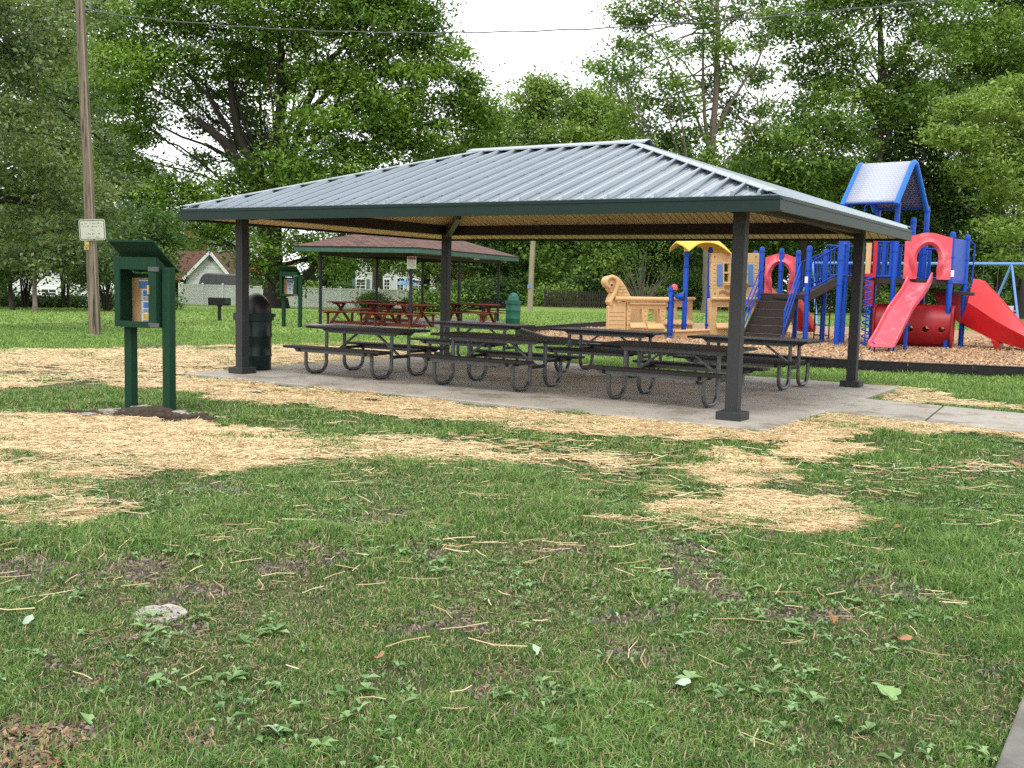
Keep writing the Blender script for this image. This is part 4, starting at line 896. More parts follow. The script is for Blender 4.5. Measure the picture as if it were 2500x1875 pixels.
# garage with its gable towards the park, behind the fence
YG = 112; t = thing('garage', at(515, 740, YG), 0, 'white sided garage with steep gable and red-brown shingle roof behind the white fence', 'garage')
ap, el, er = at(515, 617, YG), at(455, 677, YG), at(566, 667, YG); er[2] = el[2]; gzv = float(gz(el[0], YG))
m = MB().prism([(el[0], YG, gzv), (er[0], YG, gzv), er, ap, el], (0, 9, 0)); m.build('wall', M['siding'], t, world=True)
roof_faces('roof', [[(el[0]-.25, YG-.4, el[2]-.3), (el[0]-9, YG+8, el[2]-.3), (ap[0]-8.5, YG+8.5, ap[2]+.1), (ap[0], YG-.4, ap[2]+.12)], [(er[0]+.25, YG+9, er[2]-.3), (er[0]+.25, YG-.4, er[2]-.3), (ap[0], YG-.4, ap[2]+.12), (ap[0], YG+9, ap[2]+.12)]], M['shingle_red'], t, .12)
m = MB(); m.bar(el + [-.2, -.45, -.2], ap + [0, -.45, .05], .1, .28); m.bar(er + [.2, -.45, -.2], ap + [0, -.45, .05], .1, .28); m.build('rake_board', M['white'], t, world=True)
MB().cyl(at(515, 632, YG-.05) , at(515, 632, YG-.12), .28, 16).build('vent', M['shutter'], t, world=True)
# taller white house behind it
YH = 128; t = thing('house', at(540, 740, YH), 0, 'white two-storey house with orange brick chimney seen through leaves above the garage', 'house')
b0, b1 = at(490, 575, YH), at(640, 575, YH); m = MB().box(((b0[0]+b1[0])/2, YH+4, 3.5), (b1[0]-b0[0], 8, 9.4)); m.build('wall', M['siding'], t, world=True)
roof_faces('roof', [[(b0[0]-.6, YH-.6, 8.0), (b1[0]+.6, YH-.6, 8.0), (b1[0]+.6, YH+4, 11), (b0[0]-.6, YH+4, 11)], [(b1[0]+.6, YH+8.6, 8.0), (b0[0]-.6, YH+8.6, 8.0), (b0[0]-.6, YH+4, 11), (b1[0]+.6, YH+4, 11)]], M['shingle_red'], t, .15)
p = at(553, 621, YH-.06); window(t, p, 1.15, 1.75); p = at(602, 640, YH-.06); window(t, p, 1.0, 1.6)
ck = at(478, 640, YH); MB().box((ck[0], YH+1, ck[2]-1), (2.6, 2.6, 10)).build('chimney', M['brick'], t, world=True)
p = at(530, 668, YH-8); roof_faces('porch_roof', [[(p[0], YH-6, p[2]), (p[0]+7.5, YH-6, p[2]), (p[0]+7.5, YH, p[2]+1.6), (p[0], YH, p[2]+1.6)]], mat('orange_shingle', (.30, .10, .06), .9), t, .12)
# dark rounded cover behind the fence
p0, p1 = at(483, 699, 101), at(582, 699, 101); zt = at(530, 667, 101)[2]; L_ = p1[0] - p0[0]; z0 = -1.2
prof = [(p0[0], z0), (p0[0], p0[2] - .2)] + [(p0[0] + L_*.22*(1-math.cos(a)), p0[2] - .2 + (zt - p0[2] + .2)*math.sin(a)) for a in np.linspace(0, math.pi/2, 9)] + [(p1[0] + 1.5, zt - .1), (p1[0] + 1.7, z0)]
m = MB().prism([(x, 101, z) for x, z in prof], (0, 2.4, 0)); o = m.build('trailer_cover', M['dome'], bevel=.25, seg=4); tag(o, 'dark grey rounded trailer cover rising behind the white fence', 'trailer')
# white house behind the shelter
YW = 118; t = thing('house', at(985, 740, YW), 0, 'white sided two-storey house with shuttered windows behind the old shelter', 'house')
b0, b1 = at(868, 600, YW), at(1068, 600, YW); zt = at(960, 596, YW)[2]
MB().box(((b0[0]+b1[0])/2, YW+4, (zt-1.4)/2), (b1[0]-b0[0], 8, zt+1.4)).build('wall', M['siding'], t, world=True)
roof_faces('roof', [[(b0[0]-.5, YW-.5, zt), (b1[0]+.5, YW-.5, zt), (b1[0]+.5, YW+4, zt+2.6), (b0[0]-.5, YW+4, zt+2.6)], [(b1[0]+.5, YW+8.5, zt), (b0[0]-.5, YW+8.5, zt), (b0[0]-.5, YW+4, zt+2.6), (b1[0]+.5, YW+4, zt+2.6)]], M['shingle_red'], t, .15)
for x, y, w_, h, s in ((881, 697, .95, 1.35, True), (944.5, 698, .55, 1.4, False), (977, 694, .65, 1.25, False), (1022, 697, 1.3, 1.1, False), (978, 657, .8, .8, False), (905, 655, .8, .9, False)): window(t, at(x, y, YW-.06), w_, h, shutters=s)
yp = at(992, 690, 108); t = thing('patio_umbrella', (yp[0], yp[1], -1.1), 0, 'light blue patio umbrella in front of the white house', 'umbrella')
zc = yp[2] + 1.1; m = MB(); n = 8; R = 1.35
m.add([(R*math.cos(2*math.pi*k/n), R*math.sin(2*math.pi*k/n), zc - .25) for k in range(n)] + [(0, 0, zc + .45)], [(k, (k+1) % n, n) for k in range(n)]); m.build('canopy', M['canvas'], t); MB().cyl((0, 0, 0), (0, 0, zc + .45), .03, 8).build('pole', M['galv'], t)
# pale building glimpsed behind the hedge, far left, and another behind the playground
YL = 75; t = thing('house', at(105, 740, YL), 0, 'pale blue-grey house glimpsed under the hedge at far left', 'house'); b0, b1 = at(30, 700, YL), at(310, 700, YL)
MB().box(((b0[0]+b1[0])/2, YL+4, .9), (b1[0]-b0[0], 8, 3.6)).build('wall', M['siding'], t, world=True); 
roof_faces('roof', [[(b0[0]-.4, YL-.4, 2.6), (b1[0]+.4, YL-.4, 2.6), (b1[0]+.4, YL+4, 4.4), (b0[0]-.4, YL+4, 4.4)]], M['shingle_red'], t, .12)
for x in (120, 250): window(t, at(x, 722, YL-.06), 1.0, .9)
YB = 95; t = thing('white_shed', at(1700, 740, YB), 0, 'small white building glimpsed through the bushes behind the toy ship', 'shed'); b0, b1 = at(1690, 700, YB), at(1716, 700, YB); zt = at(1700, 688, YB)[2]
MB().box(((b0[0]+b1[0])/2, YB+1.5, zt/2), (b1[0]-b0[0]+1.5, 3, zt+.1)).build('wall', M['siding'], t, world=True); MB().box(((b0[0]+b1[0])/2, YB+1.5, zt+.1), (b1[0]-b0[0]+2.0, 3.4, .14)).build('roof', M['dome'], t, world=True)
# dark slatted fence at the back of the centre lawn
fence_run([at(1330, 745, 72)[:2], at(1500, 745, 72)[:2], at(1640, 745, 73)[:2]], 1.15, 'low dark wooden picket fence in front of the far bushes', 2.2, M['bark'], 'picket_fence', True)
p = at(2452, 756, 66); t = thing('park_bench', (p[0], p[1], -.06), .1, 'white bench on the lawn behind the red slide', 'bench'); m = MB(); m.box((0, 0, .42), (1.5, .45, .06)); m.build('seat', M['white'], t); m = MB()
for k in range(5): m.box((-.6 + k*.3, .22, .66), (.22, .03, .46))
m.box((0, .22, .9), (1.5, .05, .07)); m.build('backrest', M['white'], t)
for x in (-.68, .68): m = MB(); m.box((x, -.15, .2), (.08, .08, .4)); m.box((x, .22, .42), (.08, .08, .84)); m.box((x, 0, .62), (.08, .5, .05)); m.build('leg', M['white'], t)
# ------------------------------------------------------------------ playground
def plane_pt(x, y, P0, d):               # where the line of sight of a pixel meets the vertical plane through P0 along d
    r = ray(x, y); n = np.array([-d[1], d[0], 0.]); o = np.array([0, 0, EYE]); t = n.dot(np.array([P0[0], P0[1], 0]) - np.array([0, 0, 0])) / n.dot(r); return o + r * t
PB = at(2100, 850, 30.0); play = thing('play_structure', (PB[0], PB[1], -.02), 0, 'blue and red climbing structure with stairs, ramp, slides and roofed tower', 'playground')
def P3(x, y, Y): return at(x, y, Y)
def post(x, ytop, Y, parent=play, ybase=None, zb=-.02, r=.076, xb=None, cap=True, zt=None):
    a = at(x, ytop, Y); z1 = a[2] if zt is None else zt
    m = MB().lathe([(r, zb), (r, z1 - .04), (r*.92, z1 - .02), (r*.6, z1), (.01, z1 + .005)], 16, (a[0], a[1], 0))
    p = m.build('post', M['blue'], parent, world=True, smooth=True)
    for z in (z1 - .16, z1 - .75, z1 - 1.45):
        if z > .4: MB().lathe([(r*1.02, z), (r*1.18, z+.005), (r*1.18, z+.05), (r*1.02, z+.055)], 16, (a[0], a[1], 0)).build('clamp', M['blue'], p, world=True, smooth=True)
    return np.array([a[0], a[1], 0.])
DK1, DK2 = 1.42, 1.95
# posts (pixel x near mid height, top y, distance)
pS1 = post(1861, 603, 32.4); pS2 = post(1977, 600, 30.9); pB1 = post(1909, 607, 34.0); pB2 = post(1950, 611, 33.6); pC1 = post(1845, 612, 34.6)
pR1 = post(2018, 608, 31.6); pR2 = post(2056, 572, 29.9)
tFL = post(2074, 488, 30.9, zt=4.15); tBL = post(2146, 480, 32.6, zt=4.15); tFR = post(2193, 488, 30.1, zt=4.15); tBR = post(2266, 485, 31.9, zt=4.15)
pM = post(2231, 531, 31.0); pE1 = post(2327, 566, 29.8); pE2 = post(2363, 573, 30.8)
def deck(pts, z, th=.16):
    m = MB().prism([(p[0], p[1], z) for p in pts], (0, 0, -th)); return m.build('deck', M['deck'], play, world=True, bevel=.01)
deck([pS1, pS2, pB2, pC1], DK1); deck([tFL, tFR, tBR, tBL], DK2); deck([tFR, pE1, pE2, tBR], DK2 - .005, .15)
# ramp bridge between the lower deck and the tower
def rail(a, b_, z0a, z0b, h, nb, wd=.022, mt='blue', top=.028):
    a, b_ = np.array(a, float), np.array(b_, float); m = MB()
    m.tube([a + [0, 0, z0a + h], b_ + [0, 0, z0b + h]], top, 8); m.tube([a + [0, 0, z0a + .06], b_ + [0, 0, z0b + .06]], top, 8)
    for k in range(1, nb):
        q = k / nb; p = a*(1-q) + b_*q; z = z0a*(1-q) + z0b*q; m.tube([p + [0, 0, z + .06], p + [0, 0, z + h]], wd/2, 6)
    return m.build('railing', M[mt], play, world=True, smooth=True)
def bridge(a, b_, za, zb, th=.22):
    a, b_ = np.array(a), np.array(b_); m = MB(); m.bar(a + [0, 0, za - th/2], b_ + [0, 0, zb - th/2], .05, th); return m
m = bridge(pS2, pR2, DK1 - .0, DK2 + .02, .24); m.build('ramp_side', M['deck'], play, world=True, bevel=.01)
m = MB().prism([(pS2[0], pS2[1], DK1), (pR2[0], pR2[1], DK2), (pR1[0] + .5, pR1[1] + .8, DK2), (pB2[0], pB2[1], DK1)], (0, 0, -.06)); m.build('ramp', M['deck'], play, world=True)
rail(pS2, pR2, DK1 + .05, DK2 + .05, .86, 10); rail(pB2, pR1, DK1 + .1, DK2 - .1, .86, 10)
rail(pR2, tFL, DK2, DK2, .95, 4, .05); rail(pR1, tBL, DK2, DK2, .95, 12)
def slats(a, b_, z, h, n, wd=.10):
    a, b_ = np.array(a, float), np.array(b_, float); m = MB(); d = (b_ - a) / np.linalg.norm(b_ - a)
    for k in range(n): p = a + (b_ - a) * (k + .5) / n; m.box((p[0], p[1], z + .05 + h/2), (wd, .03, h), rz=math.atan2(d[1], d[0]))
    m.tube([a + [0, 0, z + h + .08], b_ + [0, 0, z + h + .08]], .028, 8); m.tube([a + [0, 0, z + .05], b_ + [0, 0, z + .05]], .028, 8)
    return m.build('slat_panel', M['blue'], play, world=True)
slats(tFL*.45 + tFR*.55, tFR, DK2, .95, 3, .09); slats(tBL, tBR, DK2, .95, 7, .12); slats(tBR, pE2, DK2, .85, 4, .1)
m = MB(); d = pE2 - pE1; m.box((*(pE1 + d*.5)[:2], 2.47), (np.linalg.norm(d) - .1, .05, 1.28), rz=math.atan2(d[1], d[0])); m.build('wall_panel', M['blue'], play, world=True, bevel=.02)
m = MB(); m.tube([pE2 + [.12, 0, 1.7], pE2 + [.22, 0, 1.9], pE2 + [.22, 0, 3.0], pE2 + [.10, 0, 3.1], pE2 + [-.2, 0, 3.12]], .022, 8); m.build('grab_bar', M['blue'], play, world=True, smooth=True)
m = MB(); a = at(2112, 505, 31.9); b_ = at(2140, 508, 31.9); m.tube([a + [0, 0, -.8], a, a + [.06, 0, .08], (a + b_)/2 + [0, 0, .10], b_ + [-.05, 0, .03], b_ + [0, 0, -.05], b_ + [0, 0, -.8]], .028, 8); m.build('grab_bar', M['blue'], play, world=True, smooth=True)
# red framed panel and sheet by the tower, coil climber
a, b_ = at(2118, 590, 30.3), at(2138, 590, 30.2); m = MB(); m.box(((a+b_)/2)[:2].tolist() + [2.62], (.05, .05, .01))
m = MB(); c = (a + b_)/2; m.box((c[0] + .12, c[1], 2.55), (.10, .08, 1.2)); m.box((c[0], c[1], 3.1), (.28, .07, .10)); m.box((c[0], c[1], 2.02), (.28, .07, .10)); m.build('arch_frame', M['red'], play, world=True, bevel=.015)
MB().box((c[0] - .05, c[1] + .04, 2.5), (.16, .02, .9)).build('arch_panel', M['beige'], play, world=True, bevel=.01)
q = at(2122, 700, 30.3); MB().box((q[0], q[1], 1.5), (.26, .08, .75)).build('lower_panel', M['dkred'], play, world=True, bevel=.02)
q = at(2113, 800, 29.2); m = MB(); pts = []
for k in range(150): a_ = k * .42; pts.append((q[0] + .10*math.cos(a_), q[1] + .10*math.sin(a_), .02 + k * 1.95/150))
m.tube(pts, .020, 6); m.tube([(q[0], q[1], 0), (q[0], q[1], 2.0)], .018, 6); m.build('coil_climber', M['blue'], play, world=True, smooth=True)
# stairs
SL0, SR0 = at(1820, 822, 31.2), at(1905, 824, 30.6)      # foot
SL1, SR1 = at(1866, 718, 32.5), at(1944, 718, 31.6)
SL0[2] = SR0[2] = 0; SL1[2] = SR1[2] = DK1
n = 6; st_m = MB()
for k in range(n):
    q0, q1 = k / n, (k + 1) / n; z0, z1 = DK1 * k / n + .0, DK1 * (k + 1) / n
    aL, aR = SL0*(1-q0) + SL1*q0, SR0*(1-q0) + SR1*q0; bL, bR = SL0*(1-q1) + SL1*q1, SR0*(1-q1) + SR1*q1
    m = MB(); m.prism([(aL[0], aL[1], z1), (aR[0], aR[1], z1), (bR[0], bR[1], z1), (bL[0], bL[1], z1)], (0, 0, -.03))
    dv_ = (bR - aR); dv_[2] = 0; dv_ /= np.linalg.norm(dv_); e_ = dv_ * .03
    m.prism([(aL[0], aL[1], z0 - .0), (aR[0], aR[1], z0), (aR[0], aR[1], z1 - .032), (aL[0], aL[1], z1 - .032)], e_)
    o = m.build('step', M['deck'], play, world=True, bevel=.004)
    MB().bar((aL[0], aL[1] - .004, z1 - .006), (aR[0], aR[1] - .004, z1 - .006), .02, .016).build('nosing', M['galv'], o, world=True)
for (a, b_) in ((SL0, SL1), (SR0, SR1)):
    m = MB(); side = (a - (SL0 + SR0)/2); side[2] = 0; side = side / np.linalg.norm(side) * .035
    m.prism([a + side + [0, 0, 0], a + side + [0, 0, .28], b_ + side + [0, 0, .05], b_ + side + [0, 0, -.30]], side*.9); m.build('stringer', M['deck'], play, world=True)
    m = MB(); s2_ = side * 2.6
    for h in (.36, .62, .92):
        m.tube([a + s2_ + [0, 0, h], b_ + s2_ + [0, 0, h - .0]], .024, 8)
    m.tube([a + s2_ + [0, 0, .0], a + s2_ + [0, 0, .92]], .026, 8); m.tube([b_ + s2_ + [0, 0, -.05], b_ + s2_ + [0, 0, .95]], .026, 8)
    m.build('handrail', M['blue'], play, world=True, smooth=True)
# arched red slide entries
def arch_panel(P0, P1, z0, z1, mt, hole_w, parent, ring=True):
    """panel between ground points P0 and P1: curved top, keyhole opening with a raised rolled rim"""
    P0, P1 = np.array(P0, float), np.array(P1, float); d = P1 - P0; W_ = np.linalg.norm(d); d /= W_; n_ = np.array([d[1], -d[0], 0]); H_ = z1 - z0
    o_, i_ = [], []; K = 40
    for k in range(K + 1):                      # from bottom left over the top to bottom right
        q = k / K
        if q < .3: x, z = 0, H_*.90 * q/.3
        elif q > .7: x, z = W_, H_*.90 * (1-q)/.3
        else: u = (q-.3)/.4; x, z = W_*u, H_*.90 + H_*.10*(math.sin(math.pi*u)**1.6)
        o_.append((x, z))
        if q < .25: u = q/.25; xx = W_/2 - hole_w/2*(.92 + .08*u - .10*math.sin(math.pi*u)); zz = H_*.42*u
        elif q > .75: u = (1-q)/.25; xx = W_/2 + hole_w/2*(.92 + .08*u - .10*math.sin(math.pi*u)); zz = H_*.42*u
        else: a = math.pi*(1 - (q-.25)/.5); xx = W_/2 + hole_w/2*math.cos(a)*1.0; zz = H_*.42 + H_*.33*math.sin(a)
        i_.append((xx, zz))
    def w3(x, z, off): p = P0 + d*x + n_*off; return (p[0], p[1], z0 + z)
    vs = [w3(x, z, .03) for x, z in o_] + [w3(x, z, .03) for x, z in i_] + [w3(x, z, -.03) for x, z in o_] + [w3(x, z, -.03) for x, z in i_]; K1 = K + 1
    fs = []
    for k in range(K): fs += [(k, k+1, K1+k+1, K1+k), (2*K1+k+1, 2*K1+k, 3*K1+k, 3*K1+k+1), (k+1, k, 2*K1+k, 2*K1+k+1), (K1+k, K1+k+1, 3*K1+k+1, 3*K1+k)]
    o = MB().add(vs, fs).build('slide_panel', mt, parent, world=True, smooth=True)
    if ring:
        cx_, cz_ = W_/2, H_*.42; sec = [(-.02, .03), (.02, .12), (.07, .17), (.13, .14), (.19, .05), (.21, .028)]; vs = []; S = len(sec)
        for k, (x, z) in enumerate(i_):
            r_ = np.array([x - cx_, max(z - cz_, 0) if z > cz_ else 0]); r_ = r_/np.linalg.norm(r_) if np.linalg.norm(r_) > 0 else np.array([1., 0])
            fade = 1 if z > H_*.30 else max(.15, z/(H_*.30))
            for (ra, of) in sec: vs.append(w3(x + r_[0]*ra*(.4 + .6*fade), z + r_[1]*ra, .03 + (of - .028)*fade if of > .03 else of))
        fs = [(k*S+j, k*S+j+1, (k+1)*S+j+1, (k+1)*S+j) for k in range(K) for j in range(S-1)]
        MB().add(vs, fs).build('rolled_rim', mt, o, world=True, smooth=True)
    return o
def slide(path, wid, wall, mt, name, th=.05, flare=.05, lo=.10):
    """U-shaped chute: path of 3D centre points, wid inner width, wall height"""
    P_ = [np.array(p, float) for p in path]; vs = []
    sec = [(-1, 1, 1), (-1, 1, 0), (-1, .25, 0), (-.86, .04, 0), (-.4, 0, 0), (.4, 0, 0), (.86, .04, 0), (1, .25, 0), (1, 1, 0), (1, 1, 1), (1, .2, 1), (.9, -.14, 1), (.3, -.22, 1), (-.3, -.22, 1), (-.9, -.14, 1), (-1, .2, 1)]
    for i, p in enumerate(P_):
        t_ = P_[min(i+1, len(P_)-1)] - P_[max(i-1, 0)]; t_[2] = 0; t_ /= np.linalg.norm(t_); s_ = np.array([t_[1], -t_[0], 0])
        wl = wall[i] if hasattr(wall, '__len__') else wall
        for (x, z, o_) in sec:
            xx = x * (wid/2 + (th if o_ else 0)) ; vs.append(p + s_*xx + np.array([0, 0, z*wl - (th*.3 if (o_ and z < .5) else 0)]))
    S = len(sec); fs = [(i*S+j, i*S+(j+1) % S, (i+1)*S+(j+1) % S, (i+1)*S+j) for i in range(len(P_)-1) for j in range(S)]; fs += [tuple(range(S))[::-1], tuple(range((len(P_)-1)*S, len(P_)*S))]
    o = MB().add(vs, fs).build(name, mt, play, world=True, smooth=True); b = o.modifiers.new('bevel', 'BEVEL'); b.width = .018; b.segments = 3; b.limit_method = 'ANGLE'; b.angle_limit = math.radians(40)
    return o
fa, fb = at(2203, 700, 30.05), at(2318, 700, 29.75); za, zb = at(2260, 682, 29.9)[2], at(2260, 568, 29.9)[2]
arch_panel((fa[0], fa[1], 0), (fb[0], fb[1], 0), za, zb, M['pink'], .62, play)
cps = [(2246, 690, 29.75), (2241, 700, 29.5), (2228, 722, 29.1), (2207, 748, 28.7), (2196, 765, 28.45), (2183, 790, 28.05), (2168, 820, 27.6), (2160, 834, 27.3), (2154, 842, 27.0), (2151, 845, 26.8)]
pp = [at(x, y, Y) for x, y, Y in cps]
slide(pp, .56, [.30, .27, .22, .19, .19, .19, .18, .17, .15, .12], M['pink'], 'slide')
fx = at(2158, 855, 27.1); m = MB()
for s in (-.25, .25): m.tube([(fx[0] + s, fx[1], .22), (fx[0] + s, fx[1], -.02)], .025, 8); m.tube([(fx[0] + s, fx[1]+.1, .25), (fx[0] + s - .05, fx[1] + .35, -.02)], .02, 8)
m.build('slide_foot', M['blue'], play, world=True)
q = at(2209, 850, 28.6); MB().cyl((q[0], q[1], -.02), (q[0], q[1], .9), .05, 10).build('slide_support', M['blue'], play, world=True)
# back slide behind the stairs
ra_, rb_ = at(1866, 700, 34.3), at(1942, 700, 33.9); za2, zb2 = at(1900, 716, 34)[2], at(1900, 618, 34)[2]
arch_panel((ra_[0], ra_[1], 0), (rb_[0], rb_[1], 0), za2, zb2, M['pink'], .62, play)
slide([at(1905, 722, 34.5), at(1925, 740, 35.2), at(1945, 770, 36), at(1960, 795, 36.6), at(1968, 806, 37.2)], .6, .28, M['red'], 'slide')
# wide red slide going down to the right
T_ = [(2376, 682, 30.9), (2394, 684, 30.8), (2440, 733, 30.3), (2470, 768, 29.9), (2500, 802, 29.5), (2560, 846, 28.9)]
C_ = [(2362, 738, 30.35), (2385, 752, 30.2), (2432, 784, 29.7), (2466, 803, 29.35), (2500, 820, 29.0), (2560, 860, 28.4)]
B_0 = [(2346, 784, 30.5), (2364, 800, 30.35), (2420, 828, 29.85), (2462, 842, 29.5), (2500, 852, 29.15), (2560, 880, 28.5)]
rows = []
for (t0, c0, b0_) in zip(T_, C_, B_0):
    t3, c3, b3 = at(*t0), at(*c0), at(*b0_); bkv = np.array([.50, .85, 0]); rows.append([b3 + bkv*1.0, b3, c3, t3, t3 + bkv*.06 + [0, 0, .02], t3 + bkv*.10 - [0, 0, .05], (c3 + b3)/2 + bkv*.30 + [0, 0, .05], (c3 + b3)/2 + bkv*.85 + [0, 0, .05], t3 + bkv*1.0 - [0, 0, .05], t3 + bkv*1.06 + [0, 0, .0], b3 + bkv*1.1])
S = len(rows[0]); vs = [p for r in rows for p in r]; fs = [(i*S+j, i*S+(j+1) % S, (i+1)*S+(j+1) % S, (i+1)*S+j) for i in range(len(rows)-1) for j in range(S)] + [tuple(range(S))[::-1], tuple(range((len(rows)-1)*S, len(rows)*S))]
MB().add(vs, fs).build('wide_slide', M['red'], play, world=True, bevel=.03, seg=3)
m = MB().prism([at(2418, 826, 29.85), at(2440, 836, 29.7), at(2440, 853, 29.7), at(2428, 852, 29.8)], (.4, .6, 0)); m.build('slide_foot', M['red'], play, world=True, bevel=.02)
m = MB().prism([at(2277, 714, 31.2), at(2370, 720, 30.7), at(2366, 802, 30.6), at(2345, 790, 30.7), at(2290, 752, 31.1)], (.25, .42, 0)); m.build('slide_underside', M['dkred'], play, world=True, bevel=.05, seg=3)
m = MB(); a, b_ = at(2275, 709, 30.6), at(2374, 718, 29.7); m.bar(a, b_, .30, .10); m.build('slide_deck_edge', M['deck'], play, world=True, bevel=.01)
# red crawl tube with round peep holes
def tunnel():
    t = thing('crawl_tube', (*at(2230, 850, 29.8)[:2], -.02), 0, 'dark red plastic crawl tube with round peep holes under the slides', 'tunnel')
    a, b_ = at(2140, 803, 31.0), at(2328, 806, 30.1); a[2] = b_[2] = .60; ax = (b_ - a); Ln = np.linalg.norm(ax); ax /= Ln; s_ = np.array([-ax[1], ax[0], 0]); up = np.array([0, 0, 1.]); R = .60
    nu, nv = 170, 230; vs = []; fs = []; holes = [(Ln*.18, 9), (Ln*.18, 27), (Ln*.48, 0), (Ln*.68, 0), (Ln*.90, 0)]
    ha = math.radians(-168)
    for i in range(nu + 1):
        for j in range(nv):
            an = 2*math.pi*j/nv; bul = 1 + .05*math.sin(math.pi*min(1, max(0, (i/nu)*1.0)))
            p = a + ax*Ln*i/nu + (s_*math.cos(an) + up*math.sin(an))*R*bul; vs.append(p)
    for i in range(nu):
        for j in range(nv):
            u = Ln*(i+.5)/nu; an = 2*math.pi*(j+.5)/nv; skip = False
            for hu in (Ln*.16, Ln*.46, Ln*.66, Ln*.86):
                for hc in (math.radians(188), math.radians(-2)):
                    da = (an - hc + math.pi) % (2*math.pi) - math.pi
                    if (u - hu)**2 + (da*R)**2 < .085**2: skip = True
            if not skip: fs.append((i*nv+j, i*nv+(j+1) % nv, (i+1)*nv+(j+1) % nv, (i+1)*nv+j))
    o = MB().add(vs, fs).build('tube', M['dkred'], t, world=True, smooth=True); s = o.modifiers.new('s', 'SOLIDIFY'); s.thickness = .03
    for e_, nm in ((a, 1), (b_, -1)):
        vs = []; K = 40
        for k in range(K):
            an = 2*math.pi*k/K; sq = .66 / max(abs(math.cos(an)), abs(math.sin(an))) ; sq = min(sq, .80); vs.append(e_ + (s_*math.cos(an) + up*math.sin(an)*.90)*sq)
        for k in range(K): an = 2*math.pi*k/K; vs.append(e_ + (s_*math.cos(an) + up*math.sin(an))*.50)
        fs = [(k, (k+1) % K, K+(k+1) % K, K+k) for k in range(K)]; o = MB().add(vs, fs).build('end_panel', M['dkred'], t, world=True, smooth=True); s = o.modifiers.new('s', 'SOLIDIFY'); s.thickness = .07
tunnel()
# tower roof
rF0, rF1, rB1 = at(2058, 496, 30.7), at(2190, 494, 29.7), at(2280, 514, 32.2); zE = 4.08; fr = np.array([rF1[0]-rF0[0], rF1[1]-rF0[1], 0]); Lr = np.linalg.norm(fr); fr /= Lr; bk = np.array([-fr[1], fr[0], 0]); 
if bk[1] < 0: bk = -bk
wB = 2.45; zR = 5.42; O = np.array([rF0[0], rF0[1], 0.])
prof = []
for k in range(25):
    u = k/24; x = wB*u; s_ = abs(u - .5)*2; z = zR - (zR - zE) * (s_ if s_ > .16 else (.08 + s_*s_/.16*.5)); prof.append((x, z))
def rsheet(o0, o1, off, th, ks, name, mt, par):
    vs = []; 
    for (x, z) in ks:
        for o_ in (o0, o1): vs.append(O + fr*o_ + bk*x + np.array([0, 0, z + off]))
    n = len(ks); fs = [(2*i, 2*i+1, 2*i+3, 2*i+2) for i in range(n-1)]; o = MB().add(vs, fs).build(name, mt, par, world=True, smooth=True)
    s = o.modifiers.new('s', 'SOLIDIFY'); s.thickness = th; s.offset = 0; return o
wv = bpy.data.materials.new('perforated_roof_sky_sheen'); wv.use_nodes = True; t = wv.node_tree; L = t.links.new; b = t.nodes['Principled BSDF']; b.inputs['Roughness'].default_value = .35
co = N(t, 'ShaderNodeTexCoord'); mp = N(t, 'ShaderNodeMapping'); mp.inputs['Rotation'].default_value = (0, 0, -math.atan2(fr[1], fr[0])); L(co.outputs['Object'], mp.inputs[0])
sx = N(t, 'ShaderNodeSeparateXYZ'); L(mp.outputs[0], sx.inputs[0]); cb = N(t, 'ShaderNodeCombineXYZ'); L(sx.outputs['X'], cb.inputs['X']); L(sx.outputs['Z'], cb.inputs['Y'])
br = N(t, 'ShaderNodeTexBrick'); L(cb.outputs[0], br.inputs['Vector']); br.inputs['Scale'].default_value = 1; br.inputs['Brick Width'].default_value = .11; br.inputs['Row Height'].default_value = .062; br.inputs['Mortar Size'].default_value = .014
br.inputs['Mortar Smooth'].default_value = .0
b.inputs['Base Color'].default_value = (.44, .47, .56, 1)  # blue plastic coloured pale: its sky sheen is put into the base colour
tb = N(t, 'ShaderNodeBsdfTransparent'); ms = N(t, 'ShaderNodeMixShader'); inv = N(t, 'ShaderNodeMath', operation='SUBTRACT'); inv.inputs[0].default_value = 1
# openings are the short gaps between the woven bars
gtn = N(t, 'ShaderNodeMath', operation='MULTIPLY'); gtn.inputs[1].default_value = .22; L(br.outputs['Fac'], gtn.inputs[0])
L(gtn.outputs[0], ms.inputs[0]); L(b.outputs[0], ms.inputs[1]); L(tb.outputs[0], ms.inputs[2]); L(ms.outputs[0], t.nodes['Material Output'].inputs['Surface'])
wv2 = wv.copy(); wv2.name = 'perforated_roof_shaded'; b2 = wv2.node_tree.nodes['Principled BSDF']; b2.inputs['Base Color'].default_value = (.02, .03, .14, 1)  # same plastic from below, its shade painted as dark navy
for nd in wv2.node_tree.nodes:
    if nd.type == 'TEX_BRICK': nd.inputs['Mortar Size'].default_value = .022
    if nd.type == 'MATH' and nd.operation == 'MULTIPLY': nd.inputs[1].default_value = .8
rsheet(.02, Lr - .02, .02, .03, prof, 'roof_cover', wv, play); rsheet(.02, Lr - .02, -.03, .02, prof, 'roof_shade_layer', wv2, play)  # the second sheet is added only to carry the shaded underside colour
for o_ in (0, Lr): MB().tube([O + fr*o_ + bk*x + np.array([0, 0, z]) for x, z in [(-.04, prof[0][1]-.06)] + prof + [(wB+.04, prof[-1][1]-.06)]], .075, 12).build('roof_rim', M['blue_roof_lit'] if 'blue_roof_lit' in M else M['blue'], play, world=True, smooth=True)
for x in (0, wB): MB().tube([O + bk*x + [0, 0, zE-.01], O + bk*x + fr*Lr + [0, 0, zE-.01]], .028, 8).build('roof_edge', M['blue'], play, world=True, smooth=True)
